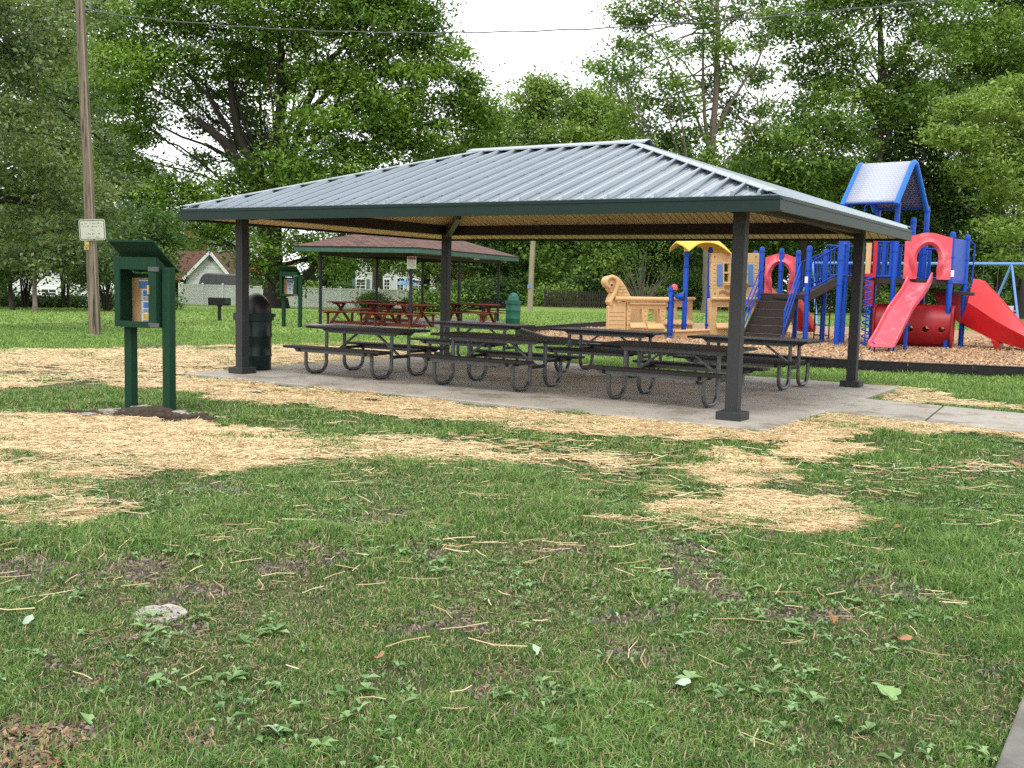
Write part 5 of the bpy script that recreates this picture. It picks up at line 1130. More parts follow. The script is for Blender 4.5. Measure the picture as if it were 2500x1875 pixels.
# white stickers on two posts
for (x, y, Y, h) in ((1968.5, 683, 30.82, .19), (2325, 668, 29.73, .18)): MB().box(at(x, y, Y), (.09, .012, h)).build('label_plate', M['white'], play, world=True)
# ladder climber under the ramp
def ladder(x0, x1, Y, y0, z1, nr):
    a, b_ = at(x0, y0, Y), at(x1, y0, Y); m = MB()
    for p in (a, b_): m.tube([(p[0], p[1], -.02), (p[0], p[1], z1)], .022, 8)
    for k in range(nr): z = .12 + (z1 - .2) * k / (nr - 1); m.tube([(a[0], a[1], z), (b_[0], b_[1], z)], .018, 8)
    return m.build('ladder', M['black'], play, world=True)
ladder(1988, 2024, 33.5, 800, 1.5, 5)
# ------------------------------------------------------------------ the toy ship
S0 = at(1483, 800, 31.0); S1 = at(1855, 800, 33.4); sd_ = np.array([S1[0]-S0[0], S1[1]-S0[1], 0]); sd_ /= np.linalg.norm(sd_); sn = np.array([-sd_[1], sd_[0], 0])
if sn[1] < 0: sn = -sn
ship = thing('play_ship', (S0[0], S0[1], -.02), 0, 'beige plastic toy ship with scrolled bow, square ports and small cabin', 'playground')
def sp_(x, y, off=0): return plane_pt(x, y, S0, sd_) + sn * off
def spanel(poly, off, th, mt, name, par, bevel=.02): return MB().prism([sp_(x, y) + sn*off for x, y in poly], sn*th).build(name, mt, par, world=True, bevel=bevel, seg=2)
def hull(x0, x1, yt, yb, ports, off=0, th=.14, x0b=None, x1b=None):
    """a hull side between pixel columns x0..x1 with trapezoid ports [(xa, xb, ya, yb)]"""
    x0b, x1b = x0b or x0, x1b or x1; m = MB(); xs = [x0] + [v for p in ports for v in (p[0], p[1])] + [x1]
    def col(xa, xb, ya, yb, xab=None, xbb=None): m.prism([sp_(xa, ya, off), sp_(xb, ya, off), sp_(xbb or xb, yb, off), sp_(xab or xa, yb, off)], sn*th)
    pt, pb_ = ports[0][2], ports[0][3]
    col(x0, x1, yt, pt); col(x0b if x0b != x0 else x0, x1b, pb_, yb)
    for k in range(0, len(xs), 2):
        xa, xb = xs[k], xs[k+1]
        if k == 0: col(xa, xb, pt, pb_, x0b, xb + (xb-xa)*0 - 4)
        elif k == len(xs) - 2: col(xa, xb, pt, pb_, xa + 4, x1b)
        else: col(xa, xb, pt, pb_, xa + 4, xb - 4)
    o = m.build('hull_side', M['beige'], ship, world=True, bevel=.012)
    m = MB()
    for (xa, xb, ya, yb_) in ports: m.prism([sp_(xa-4, yb_-9, off-.01), sp_(xb+4, yb_-9, off-.01), sp_(xb+8, yb_+1, off-.14), sp_(xa-8, yb_+1, off-.14)], (0, 0, -.05))
    m.build('port_sill', M['beige'], o, world=True, bevel=.01)
    return o
# bow: solid planked part, then two ports
yT, yB = 734, 836
h1 = hull(1531, 1628, yT+3, yB, [(1542, 1567, 755, 796), (1584, 1611, 755, 798)], x1b=1622)
m = MB().prism([sp_(1486, 748), sp_(1529, 734), sp_(1527, yB-2), sp_(1484, yB-6)], sn*.14); o = m.build('bow_side', M['beige'], ship, world=True, bevel=.015)
m = MB()
for y in (762, 772, 782, 792, 802, 812, 822): m.prism([sp_(1487, y, -.004), sp_(1524, y+.5, -.004), sp_(1524, y+1.4, -.004), sp_(1487, y+.9, -.004)], sn*.008)
for xx in (1533, 1573, 1614):
    for y in (760, 771, 782, 793, 804): m.prism([sp_(xx, y, -.004), sp_(xx+7, y, -.004), sp_(xx+7, y+.9, -.004), sp_(xx, y+.9, -.004)], sn*.008)
m.build('plank_groove', mat('beige_groove', (.22, .13, .06), .6), o, world=True)
m = MB(); m.tube([sp_(1500, 729, -.03), sp_(1560, 730, -.05), sp_(1628, 731, -.05)], .075, 10); m.tube([sp_(1535, 741, -.04), sp_(1624, 742, -.04)], .035, 8); m.build('gunwale', M['beige'], ship, world=True, smooth=True)
# scroll figurehead, 0.3 m thick
sc_ = [(1496, 748), (1490, 744), (1487, 737), (1490, 728), (1496, 715), (1492, 713), (1488, 708), (1488, 704), (1482, 701), (1478, 694), (1477, 686), (1480, 679), (1486, 675), (1495, 673), (1504, 674), (1513, 678), (1521, 687), (1529, 700), (1536, 713), (1543, 726), (1530, 729), (1512, 730), (1508, 740), (1503, 747)]
sc_ = [((x - 1483) + 1483, y) for x, y in sc_]
spanel(sc_, .02, .24, M['beige'], 'figurehead', ship, .04)
m = MB(); pts = [(1492, 745), (1489, 738), (1492, 730), (1500, 716), (1506, 700), (1507, 688), (1503, 679), (1494, 675), (1485, 678), (1480, 686), (1481, 695), (1486, 701), (1492, 702)]
m.tube([sp_(x, y, -.01) for x, y in pts], [.05, .06, .06, .065, .065, .065, .065, .06, .06, .055, .05, .04, .03], 10); m.build('scroll', M['beige'], ship, world=True, smooth=True)
m = MB().cyl(sp_(1491.5, 695.5, .05), sp_(1491.5, 695.5, -.05), .07, 16); ey = m.build('eye_boss', M['beige'], ship, world=True, bevel=.01); MB().cyl(sp_(1491.5, 695.5, -.04), sp_(1491.5, 695.5, -.08), .036, 12).build('eye', M['ink_dark'], ey, world=True)
m = MB()
for row, (y, xa, xb) in enumerate(((698, 1512, 1524), (706, 1510, 1528), (714, 1508, 1533), (722, 1506, 1537))): m.prism([sp_(xa, y, .012), sp_(xb, y, .012), sp_(xb, y+1, .012), sp_(xa, y+1, .012)], sn*.01); m.prism([sp_((xa+xb)/2 + (row % 2)*4 - 2, y, .012), sp_((xa+xb)/2 + 1 + (row % 2)*4 - 2, y, .012), sp_((xa+xb)/2 + 1 + (row % 2)*4 - 2, y+8, .012), sp_((xa+xb)/2 + (row % 2)*4 - 2, y+8, .012)], sn*.01)
m.build('brick_groove', mat('beige_groove_fine', (.30, .18, .08), .6), ship, world=True)
# far side of the hull
def far_hull(x0, x1, off):
    o = hull(x0, x1, yT+3, yB-4, [(x0+16, x0+42, 757, 798), (x1-38, x1-14, 757, 798)], off=off); return o
far_hull(1540, 1665, 1.25)
m = MB().prism([sp_(1486, 812, .1), sp_(1640, 812, .1), sp_(1655, 812, 1.3), sp_(1495, 812, 1.3)], (0, 0, -.06)); m.build('ship_floor', M['deck'], ship, world=True)
# middle open section with rail and low wall
hull(1648, 1732, 731, 806, [(1661, 1684, 752, 791), (1694, 1722, 753, 792)], off=.9)
m = MB(); m.tube([sp_(1645, 731, .85), sp_(1735, 731, .85)], .055, 10); m.tube([sp_(1646, 809, -.02), sp_(1731, 806, -.02)], .045, 10); m.build('rail', M['beige'], ship, world=True, smooth=True)
m = MB().prism([sp_(1647, 811, 0), sp_(1731, 808, 0), sp_(1731, 838, 0), sp_(1647, 838, 0)], sn*.08); m.build('low_wall', M['beige'], ship, world=True, bevel=.01)
# main post with steel tube, megaphone and helmet-like knob
def spost(x, yt, off, r=.068, nm='post'):
    p = sp_(x, yt, off); m = MB().lathe([(r, -.02), (r, p[2]-.04), (r*.7, p[2]), (.01, p[2]+.005)], 16, (p[0], p[1], 0)); o = m.build(nm, M['blue'], ship, world=True, smooth=True)
    for z in (p[2]-.15, p[2]-.5, .35, .12):
        if z > 0: MB().lathe([(r*1.02, z), (r*1.25, z+.005), (r*1.25, z+.06), (r*1.02, z+.065)], 14, (p[0], p[1], 0)).build('clamp', M['blue'], o, world=True, smooth=True)
    return p
spost(1635, 699, -.06); spost(1645, 712, .05, .05)
p = sp_(1642, 701, -.05); bm = MB().lathe([(.10, -.08), (.10, 0), (.08, .06), (.04, .09), (.01, .10)], 16, (p[0]+.03, p[1], p[2])); bm.build('knob', M['pink'], ship, world=True, smooth=True)
a = sp_(1643, 724, -.12); b_ = sp_(1656, 724, -.32); m = MB().tube([a, a*.6 + b_*.4, b_], [.05, .09, .155], 20); hn = m.build('speaking_horn', M['blue'], ship, world=True, smooth=True)
dd = (b_ - a)/np.linalg.norm(b_ - a); MB().tube([b_ + dd*.002, b_ + dd*.012], .135, 20).build('horn_mouth', M['black'], hn, world=True)
# tall pole carrying the yellow hood
spost(1693, 613, .35, .078)
spost(1749, 603, .3); spost(1741, 690, .1, .05); 
yh = sp_(1693, 612, .35); m = MB().tube([yh + [0, 0, -.02], yh + [0, 0, .10], yh + [.02, 0, .24]], [.09, .10, .16], 16); m.build('hood_socket', M['yellow'], ship, world=True, smooth=True)
cn = [(1666, 588, .55), (1672, 604, .30), (1682, 600, .2), (1700, 592, .2), (1725, 589, .2), (1745, 592, .25), (1766, 600, .35), (1784, 618, .5)]
vs = []; nS = 14; KX = len(cn)
cl = [(1664, 592), (1676, 578), (1695, 570), (1720, 568), (1745, 572), (1768, 583), (1783, 600), (1790, 618)]; lw = [(1673, 615), (1682, 608), (1697, 595), (1715, 592), (1738, 595), (1752, 603), (1766, 612), (1780, 624)]
for i, ((x0, y0), (x1, y1)) in enumerate(zip(cl, lw)):
    for k in range(nS + 1):
        q = k / nS; x, y = x0*(1-q) + x1*q, y0*(1-q) + y1*q; off = .35 - .55*math.sin(math.pi*q*.5) ; vs.append(sp_(x, y, off))
fs = [(i*(nS+1)+k, i*(nS+1)+k+1, (i+1)*(nS+1)+k+1, (i+1)*(nS+1)+k) for i in range(KX-1) for k in range(nS)]
n0 = len(vs)
for i, ((x0, y0), (x1, y1)) in enumerate(zip(cl, lw)):
    for k in range(nS + 1):
        q = k / nS; x, y = x0*(1-q) + x1*q, y0*(1-q) + y1*q; off = .35 + .55*math.sin(math.pi*q*.5); vs.append(sp_(x, y, off))
fs += [tuple(v + n0 for v in f[::-1]) for f in fs]
o = MB().add(vs, fs).build('hood', M['yellow'], ship, world=True, smooth=True); s = o.modifiers.new('s', 'SOLIDIFY'); s.thickness = .05
sb = o.modifiers.new('sub', 'SUBSURF'); sb.levels = 1; sb.render_levels = 1
# cabin: lower hull with port, upper wall with lattice window, blue shutters
hull(1733, 1858, 729, 838, [(1752, 1784, 750, 797), (1806, 1838, 750, 797)])
m = MB(); m.tube([sp_(1734, 729, -.05), sp_(1858, 730, -.05)], .06, 10); m.build('rail', M['beige'], ship, world=True, smooth=True)
m = MB(); cw = [(1738, 724), (1738, 650), (1734, 640), (1734, 622), (1742, 618), (1848, 617), (1855, 622), (1853, 645), (1852, 724)]
# wall built round the window opening
for (xa, ya, xb, yb_) in ((1737, 618, 1854, 642), (1737, 642, 1764, 706), (1824, 642, 1853, 706), (1737, 706, 1853, 725), (1764, 690, 1824, 706)): m.prism([sp_(xa, ya), sp_(xb, ya), sp_(xb, yb_), sp_(xa, yb_)], sn*.12)
cab = m.build('cabin_wall', M['beige'], ship, world=True, bevel=.012)
m = MB()
for xx in (1764, 1780, 1796, 1812): 
    m.prism([sp_(xx, 640, -.015), sp_(xx+4, 640, -.015), sp_(xx+4, 692, -.015), sp_(xx, 692, -.015)], sn*.10)
for yy in (640, 664, 688): m.prism([sp_(1762, yy, -.017), sp_(1826, yy, -.017), sp_(1826, yy+4, -.017), sp_(1762, yy+4, -.017)], sn*.10)
m.build('window_lattice', M['beige'], cab, world=True, bevel=.01)
for xa, xb in ((1750, 1763), (1826, 1838)): spanel([(xa, 645), (xb, 645), (xb, 698), (xa, 698)], -.03, .035, M['blue_light'], 'shutter', ship, .008)
m = MB().prism([sp_(1766, 694, -.12), sp_(1824, 694, -.12), sp_(1822, 703, -.02), sp_(1768, 703, -.02)], sn*.12); m.build('window_box', M['beige'], cab, world=True, bevel=.012)
m = MB()
for k in range(7): y = 648 + k*9.5; m.prism([sp_(1741, y, -.004), sp_(1747, y, -.004), sp_(1747, y+.9, -.004), sp_(1741, y+.9, -.004)], sn*.008); m.prism([sp_(1842, y, -.004), sp_(1849, y, -.004), sp_(1849, y+.9, -.004), sp_(1842, y+.9, -.004)], sn*.008)
for (x, y) in ((1745, 627), (1846, 627), (1745, 717), (1846, 717)): m.cyl(sp_(x, y, 0), sp_(x, y, -.006), .03, 10)
for dy in (0, 4): m.tube([sp_(1755, 714+dy, -.01), sp_(1762, 709+dy, -.02), sp_(1770, 712+dy, -.02), sp_(1778, 716+dy, -.02), sp_(1786, 711+dy, -.02)], .010, 6)
m.build('groove', bpy.data.materials['beige_groove'], cab, world=True)
# border timbers of the bed
def border(a, b_, label, zt=.16):
    a, b_ = np.array(a), np.array(b_); Ln = np.linalg.norm(b_ - a); n = max(1, round(Ln / 1.22)); d = (b_ - a) / Ln
    for k in range(n):
        p, q = a + (b_ - a)*k/n, a + (b_ - a)*(k+1)/n; t = thing('border_timber', (p[0], p[1], -.06), math.atan2(d[1], d[0]), label, 'border', 'black plastic border timbers round the playground bed')
        l = Ln/n - .01; m = MB(); m.box((l/2, 0, .125), (l, .045, .19)); m.build('face', M['timber'], t, bevel=.008)
        m = MB(); m.box((l/2, .03, .218), (l, .12, .022)); 
        m.build('top_lip', M['timber'], t, bevel=.006)
        m = MB()
        for j in range(9): m.bar((.05 + j*(l-.1)/9, -.024, .05), (.05 + (j+.85)*(l-.1)/9, -.024, .19), .012, .012)
        m.box((0.02, -.03, .13), (.10, .02, .05)); m.build('rib', M['timber'], t); MB().cyl((.03, .01, .20), (.03, .01, .245), .035, 10).build('stake_cap', M['bark_pale'], t)
bs = [np.array(q) for q in BED]
border(bs[2], bs[0], 'black plastic border timber in the straight row right of the pavilion')
border(bs[5], bs[4], 'black plastic border timber behind the middle picnic tables'); border(bs[4], bs[3], 'black plastic border timber behind the right picnic tables'); border(bs[3], bs[2], 'black plastic border timber behind the far right pavilion post')
border(bs[6], bs[5], 'black plastic border timber at the left corner of the playground bed'); border(bs[7], bs[6], 'pale-edged border timber at the back left of the playground bed')
# swing set
sw = thing('swing_set', (*at(2463, 780, 41)[:2], -.05), 0, 'pale blue steel swing frame behind the tower and wide red slide', 'swing set')
zb = at(2463, 644, 41)[2]; x0, x1 = at(1985, 640, 47), at(2470, 643, 41); x2 = at(2700, 647, 38.5)
MB().tube([(x0[0], x0[1], zb), (x1[0], x1[1], zb), (x2[0], x2[1], zb)], .06, 10).build('top_beam', M['swing'], sw, world=True, smooth=True)
for c in (x1, x0): 
    for s in (-1, 1): 
        m = MB().tube([(c[0], c[1], zb), (c[0] + s*.25 - .25, c[1] - s*1.1, -.05)], .045, 10); m.build('leg', M['swing'], sw, world=True, smooth=True)
for k, xx in enumerate((2402,)):
    p = at(xx, 645, 42); m = MB()
    for s in (0, .5): m.tube([(p[0] + s, p[1] - s*.4, zb), (p[0] + s, p[1] - s*.4, .5)], .010, 5)
    m.build('chain', M['galv'], sw, world=True); MB().box((p[0] + .25, p[1] - .1, .48), (.55, .16, .03)).build('seat', M['black'], sw, world=True)
LEAFN, LEAFS, CLN = 3.4, .95, 1.45
# ------------------------------------------------------------------ trees
def leafcloud(cl, per, csz, lsz, up=.7, seed=1, flat=.55, aspect=.5):
    """cl: (K,3) cluster centres with (K,) tone; per leaves each"""
    r_ = np.random.default_rng(seed); c, tone = cl; csz = csz * 1.25; flat = flat * .95; up = up * 1.35; per = int(per * LEAFN); lsz = lsz * LEAFS; K = len(c); n = K * per
    C_ = np.repeat(c, per, 0); dv = r_.normal(0, 1, (n, 3)) * np.repeat((.6 + .8 * r_.random(K))[:, None] * csz, per, 0) * np.array([1, 1, flat]); P_ = C_ + dv
    nrm = r_.normal(0, .6, (n, 3)) + np.array([0, 0, up]); nrm /= np.linalg.norm(nrm, axis=1)[:, None]
    a = r_.normal(0, 1, (n, 3)); a -= nrm * (a * nrm).sum(1)[:, None]; a /= np.linalg.norm(a, axis=1)[:, None]; b = np.cross(nrm, a)
    s = (lsz * (.6 + .8 * r_.random(n)))[:, None]
    V = np.empty((n, 4, 3)); V[:, 0] = P_ - a * s * .5; V[:, 1] = P_ + b * s * aspect * .5 + nrm * s * .06; V[:, 2] = P_ + a * s * .5 - nrm * s * .06; V[:, 3] = P_ - b * s * aspect * .5 + nrm * s * .06
    rn = np.clip(np.repeat(tone, per) + r_.normal(0, .16, n), 0, 1)
    return V.reshape(-1, 3), np.arange(n * 4).reshape(-1, 4), np.repeat(rn, 4)
def clusters(blobs, dens, seed=1, shell=.45, csz=.5):
    r_ = np.random.default_rng(seed); cs, tn = [], []
    for (c, r) in blobs:
        area = ((r[0]*r[1])**1.6 + (r[0]*r[2])**1.6 + (r[1]*r[2])**1.6)**(1/1.6) * 4.2; k = max(3, int(area * dens * CLN)); d = r_.normal(0, 1, (k, 3)); d /= np.linalg.norm(d, axis=1)[:, None]
        q = (shell + (1 - shell) * r_.random(k)**.6)[:, None] * (1 + .10 * r_.normal(0, 1, (k, 1)))
        p = np.array(c) + d * np.array(r) * q
        keep = fbm(p[:, 0] + p[:, 1] * .3 + 50, p[:, 2] + p[:, 1] * .5 + 50, max(r) * .55, seed + 3) > .24
        cs.append(p[keep]); tn.append(np.clip(.40 + .15 * r_.normal(0, 1, k) + .14 * r_.normal(), 0, 1)[keep])
    return np.concatenate(cs), np.concatenate(tn)
def limb(m, path, r0, r1, n=9, wob=.0, seed=0):
    P_ = [np.array(p, float) for p in path]; out_ = []; S = 5; rr = random.Random(seed)
    for i in range(len(P_) - 1):
        for k in range(S):
            q = k / S; out_.append(P_[i]*(1-q) + P_[i+1]*q)
    out_.append(P_[-1]); A = np.array(out_); B = A.copy(); B[1:-1] = (A[:-2] + A[1:-1]*2 + A[2:]) / 4
    L_ = np.linalg.norm(P_[-1] - P_[0]); B[1:-1] += np.array([[rr.gauss(0, wob*L_) for _ in range(3)] for _ in range(len(B) - 2)]) * .3
    m.tube(B, [r0 + (r1 - r0) * (k / (len(B) - 1))**.8 for k in range(len(B))], n)
def tree(name, label, trunk, tr, blobs, dens, per, csz, lsz, lm, bm, seed, up=.7, flat=.55, limbs=(), group=None, fork=.55, cat='tree', nsub=3, shell=.45, aspect=.5, wob=.012):
    base = np.array(trunk[0], float); t = thing(name, base, 0, label, cat, group); rr = random.Random(seed); m = MB()
    tp = [np.array(p, float) - base for p in trunk]; tp[0] = tp[0] - [0, 0, .15]
    flare = MB(); limb(m, tp, tr[0], tr[1], 14, .004, seed); m.tube([tp[0], tp[0] + [0, 0, tr[0]*.9 + .15], tp[0] + [0, 0, tr[0]*2.2 + .2]], [tr[0]*1.35, tr[0]*1.10, tr[0]*.98], 14)
    for (pth, a, b) in limbs: limb(m, [np.array(p, float) - base for p in pth], a, b, 8, wob, seed + len(m.v))
    cl, tone = clusters(blobs, dens, seed, shell, csz); cl = cl - base
    lo = len(tp) - 1
    for bi, (c, r) in enumerate(blobs):
        c = np.array(c) - base; q = rr.uniform(fork, 1.0); k = q * lo; i = min(int(k), lo - 1); st = tp[i]*(1 - (k - i)) + tp[i+1]*(k - i)
        if c[2] < st[2] * .75: st = tp[0]*(.45) + tp[min(1, lo)]*.55 if c[2] < tp[1][2] else tp[1]
        d = np.linalg.norm(c - st); rb = min(tr[1]*.8, .012*d + .03, .13)
        mid = (st + c)/2 + np.array([rr.uniform(-.1, .1)*d, rr.uniform(-.1, .1)*d, rr.uniform(-.02, .10)*d]); limb(m, [st, mid, c], rb, rb*.35, 6, .02, seed + bi)
        for _ in range(nsub):
            e_ = c + np.array([rr.uniform(-.8, .8)*r[0], rr.uniform(-.8, .8)*r[1], rr.uniform(-.5, .8)*r[2]]); limb(m, [c if rr.random() < .6 else mid, (c + e_)/2 + [0, 0, .05*r[2]], e_], rb*.35, rb*.10, 4, .03, seed*3 + bi)
    m.build('trunk', bm, t, smooth=True)
    V, Q, R = leafcloud((cl, tone), per, csz, lsz, up, seed, flat, aspect); np_mesh('crown', V, Q, lm, {'rnd': R}, parent=t)
    return t
def pb_(x, y, rx, ry, Y, dz=1.0):          # a crown lobe covering an ellipse of the photograph at distance Y
    c = at(x, y, Y); k = Y / F; return (c, (rx*k, (rx + ry)*.5*k*dz, ry*k))
# the huge tree behind the fence line
Y = 78; base = at(672, 749, Y); base[2] = float(gz(base[0], Y))
def tp_(*p): return [at(x, y, YY) if len(q) == 3 else None for q in p for x, y, YY in [q]]
bl = [pb_(*q) for q in (
 (1000, 60, 95, 80, 77), (1060, 180, 100, 80, 77), (1140, 245, 60, 60, 78), (1150, 310, 70, 50, 79), (900, 50, 110, 90, 75), (780, 20, 110, 80, 78), (640, 20, 110, 75, 74), (500, 30, 100, 75, 78), (370, 40, 105, 80, 75), (255, 60, 70, 80, 80),
 (300, 160, 90, 55, 74), (420, 150, 90, 50, 75), (830, 150, 110, 80, 76), (950, 220, 100, 80, 75), (700, 150, 80, 70, 80), (560, 140, 70, 45, 76), (620, 250, 60, 50, 82), (330, 290, 90, 60, 76), (300, 380, 90, 70, 80), (430, 470, 60, 50, 76), (350, 470, 80, 60, 79),
 (780, 300, 90, 70, 74), (900, 340, 110, 60, 75), (1020, 330, 90, 50, 76), (730, 400, 80, 55, 72), (620, 430, 60, 45, 74), (840, 420, 110, 40, 75), (520, 480, 70, 35, 76), (560, 560, 90, 35, 78), (420, 545, 55, 32, 78), (760, 500, 90, 40, 74), (640, 610, 50, 45, 73), (615, 665, 32, 35, 73), (760, 590, 60, 45, 76), (830, 640, 45, 30, 77), (900, 600, 60, 40, 78), (980, 630, 60, 30, 78), (1050, 640, 40, 30, 78), (720, 690, 25, 20, 74), (480, 590, 22, 16, 77),
 (500, 300, 45, 30, 82), (590, 330, 40, 45, 84), (480, 390, 35, 25, 84), (560, 210, 50, 40, 80), (660, 340, 50, 50, 84), (640, 160, 60, 50, 84), (600, -60, 200, 60, 78), (900, -50, 150, 60, 76), (200, 220, 60, 60, 82), (450, 230, 60, 35, 80), (870, 250, 80, 50, 80), (1090, 380, 60, 40, 82))]
big_limbs = [([at(668, 640, 78), at(640, 520, 78), at(600, 420, 77), at(540, 340, 76), at(480, 290, 76)], .75, .22), ([at(650, 540, 78), at(630, 420, 77), at(580, 330, 77), at(560, 200, 77), at(552, 110, 77)], .5, .14),
 ([at(668, 620, 78), at(678, 420, 78), at(688, 250, 78), at(684, 100, 78)], .62, .25), ([at(680, 540, 78), at(700, 440, 77), at(745, 270, 76), at(780, 170, 76), at(850, 105, 76)], .5, .14), ([at(735, 300, 76), at(800, 225, 76), at(870, 180, 76), at(960, 160, 76)], .28, .08),
 ([at(690, 720, 78), at(745, 680, 77), at(790, 620, 76), at(850, 560, 76)], .42, .14), ([at(600, 430, 77), at(560, 385, 77), at(500, 350, 77)], .25, .1), ([at(560, 320, 77), at(520, 250, 77), at(500, 200, 77)], .2, .07), ([at(745, 270, 76), at(775, 200, 76), at(770, 100, 76)], .22, .08)]
tree('huge_maple', 'huge spreading tree with a very thick dark trunk filling the upper left', [base, at(668, 650, Y), at(668, 520, Y), at(672, 330, Y)], (.84, .34), bl, .62, 30, .62, .33, M['leaf_big'], M['bark'], 11, limbs=big_limbs, flat=.42, cat='tree', nsub=2)
# dark trunk right of it behind the shelter, and pale trunk before the house
b = at(1037, 741, 86); b[2] = float(gz(b[0], 86)); tree('dark_tree', 'tree with a straight dark trunk between shelter posts, behind the old shelter', [b, at(1040, 640, 86), at(1046, 520, 86), at(1050, 400, 86)], (.42, .25), [pb_(*q) for q in ((1040, 560, 90, 50, 86), (1120, 500, 80, 50, 88), (1010, 480, 80, 50, 86), (1080, 420, 70, 40, 88), (1010, 655, 28, 14, 85), (1060, 590, 60, 25, 84))], .6, 26, .6, .34, M['leaf_dark'], M['bark'], 21)
b = at(922, 735, 100); b[2] = float(gz(b[0], 100)); tree('pale_tree', 'tree with a pale grey trunk in front of the white house', [b, at(922, 640, 100), at(925, 500, 100)], (.62, .35), [pb_(*q) for q in ((930, 600, 70, 40, 99), (880, 560, 60, 40, 101), (990, 560, 60, 40, 102), (945, 652, 25, 10, 98))], .5, 24, .6, .36, M['leaf_mid'], M['bark_pale'], 22)
# overhanging tree at upper left, nearer
bl = [pb_(*q) for q in ((20, 20, 130, 80, 27), (130, 60, 80, 60, 30), (60, 170, 120, 70, 28), (-40, 300, 120, 100, 26), (110, 290, 70, 60, 30), (190, 250, 50, 60, 32), (40, 400, 110, 70, 28), (150, 400, 90, 60, 30), (200, 470, 75, 50, 31), (90, 500, 110, 55, 29), (0, 560, 90, 50, 28), (255, 350, 40, 60, 33), (250, 530, 60, 40, 33), (300, 450, 40, 30, 34), (170, 130, 50, 50, 31), (235, 20, 45, 50, 33), (-100, 120, 120, 150, 27), (160, 560, 80, 35, 32))]
tree('overhanging_tree', 'broad-leaved tree overhanging the upper left corner in front of the utility pole line', [gp(-240, 860), at(-235, 500, 27), at(-200, 200, 27), at(-150, -80, 27)], (.30, .14), bl, 2.0, 34, .27, .125, M['leaf_left'], M['bark'], 31, limbs=[([at(-200, 250, 27), at(0, 310, 28), at(120, 330, 29), at(200, 400, 31)], .10, .03), ([at(-200, 100, 27), at(20, 130, 28), at(130, 100, 30)], .09, .03), ([at(-210, 400, 27), at(0, 480, 28), at(180, 500, 31)], .09, .03)], flat=.45, up=.6, nsub=3, aspect=.62)
b = gp(86, 763); tree('thin_tree', 'small tree with a thin bare trunk in front of the dark hedge at far left', [b, at(84, 700, 42.5), at(88, 620, 42.5), at(95, 540, 42.5)], (.10, .06), [pb_(*q) for q in ((90, 600, 110, 50, 42), (180, 570, 70, 50, 43), (20, 620, 70, 40, 43), (130, 650, 60, 25, 42))], 1.3, 26, .34, .20, M['leaf_grey'], M['bark_pale'], 32, flat=.4)
b = gp(30, 757); tree('thin_tree', 'slim tree trunk left of the thin bare one at the left edge', [b, at(25, 690, 45), at(18, 600, 45)], (.11, .07), [pb_(*q) for q in ((10, 590, 90, 50, 46), (60, 540, 90, 50, 46))], 1.0, 24, .36, .20, M['leaf_dark'], M['bark'], 33, flat=.4)
# light rounded tree in the middle, under the open sky
Y = 105; b = at(1390, 720, Y); b[2] = -.06
tree('light_round_tree', 'light green round-topped tree in the centre behind the pavilion ridge', [b, at(1385, 600, Y), at(1385, 420, Y)], (.45, .25), [pb_(*q) for q in ((1290, 270, 55, 45, Y), (1320, 230, 32, 45, Y), (1370, 255, 75, 50, Y), (1450, 280, 70, 55, Y), (1500, 320, 60, 50, Y), (1270, 340, 60, 60, Y), (1350, 350, 90, 60, Y-3), (1450, 370, 80, 50, Y-3), (1360, 215, 14, 24, Y), (1310, 205, 9, 18, Y), (1400, 450, 150, 60, Y), (1250, 440, 80, 60, Y), (1540, 400, 50, 50, Y), (1420, 240, 25, 20, Y))], .5, 30, .60, .40, M['leaf_light'], M['bark'], 41, flat=.6)
Y = 98; b = at(1215, 720, Y); b[2] = -.06
tree('mid_green_tree', 'mid green tree sloping down from the huge tree towards the centre gap', [b, at(1215, 600, Y), at(1210, 420, Y)], (.45, .25), [pb_(*q) for q in ((1185, 290, 45, 45, Y), (1220, 350, 50, 60, Y), (1150, 380, 70, 60, Y-2), (1200, 440, 80, 50, Y), (1180, 520, 100, 50, Y), (1250, 400, 30, 50, Y))], .5, 28, .60, .38, M['leaf_mid'], M['bark'], 42)
# tall open tree with pale trunk, sky showing through
Y = 66; b = at(1727, 757, Y); b[2] = -.06; r_ = random.Random(5); bl = []
reg = [(1520, 30), (1560, 60), (1600, 20), (1650, 40), (1700, 20), (1750, 50), (1800, 30), (1850, 10), (1900, 40), (1530, 110), (1580, 130), (1640, 110), (1690, 120), (1740, 130), (1790, 100), (1850, 110), (1500, 170), (1550, 190), (1610, 190), (1660, 200), (1760, 190), (1820, 180), (1880, 190), (1450, 165), (1490, 210), (1520, 240), (1590, 250), (1630, 270), (1680, 260), (1720, 210), (1790, 250), (1850, 270), (1540, 280), (1510, 300), (1570, 310), (1610, 330), (1660, 330), (1700, 330), (1770, 310), (1830, 340), (1900, 330), (1560, 370), (1620, 380), (1680, 390), (1760, 390), (1860, 400), (1610, 430), (1700, 440), (1790, 440), (1600, -40), (1700, -60), (1800, -50), (1560, -20), (1900, -40)]
for (x, y) in reg: bl.append(pb_(x + r_.uniform(-12, 12), y + r_.uniform(-10, 10), r_.uniform(24, 40), r_.uniform(20, 32), Y + r_.uniform(-3.5, 3.5)))
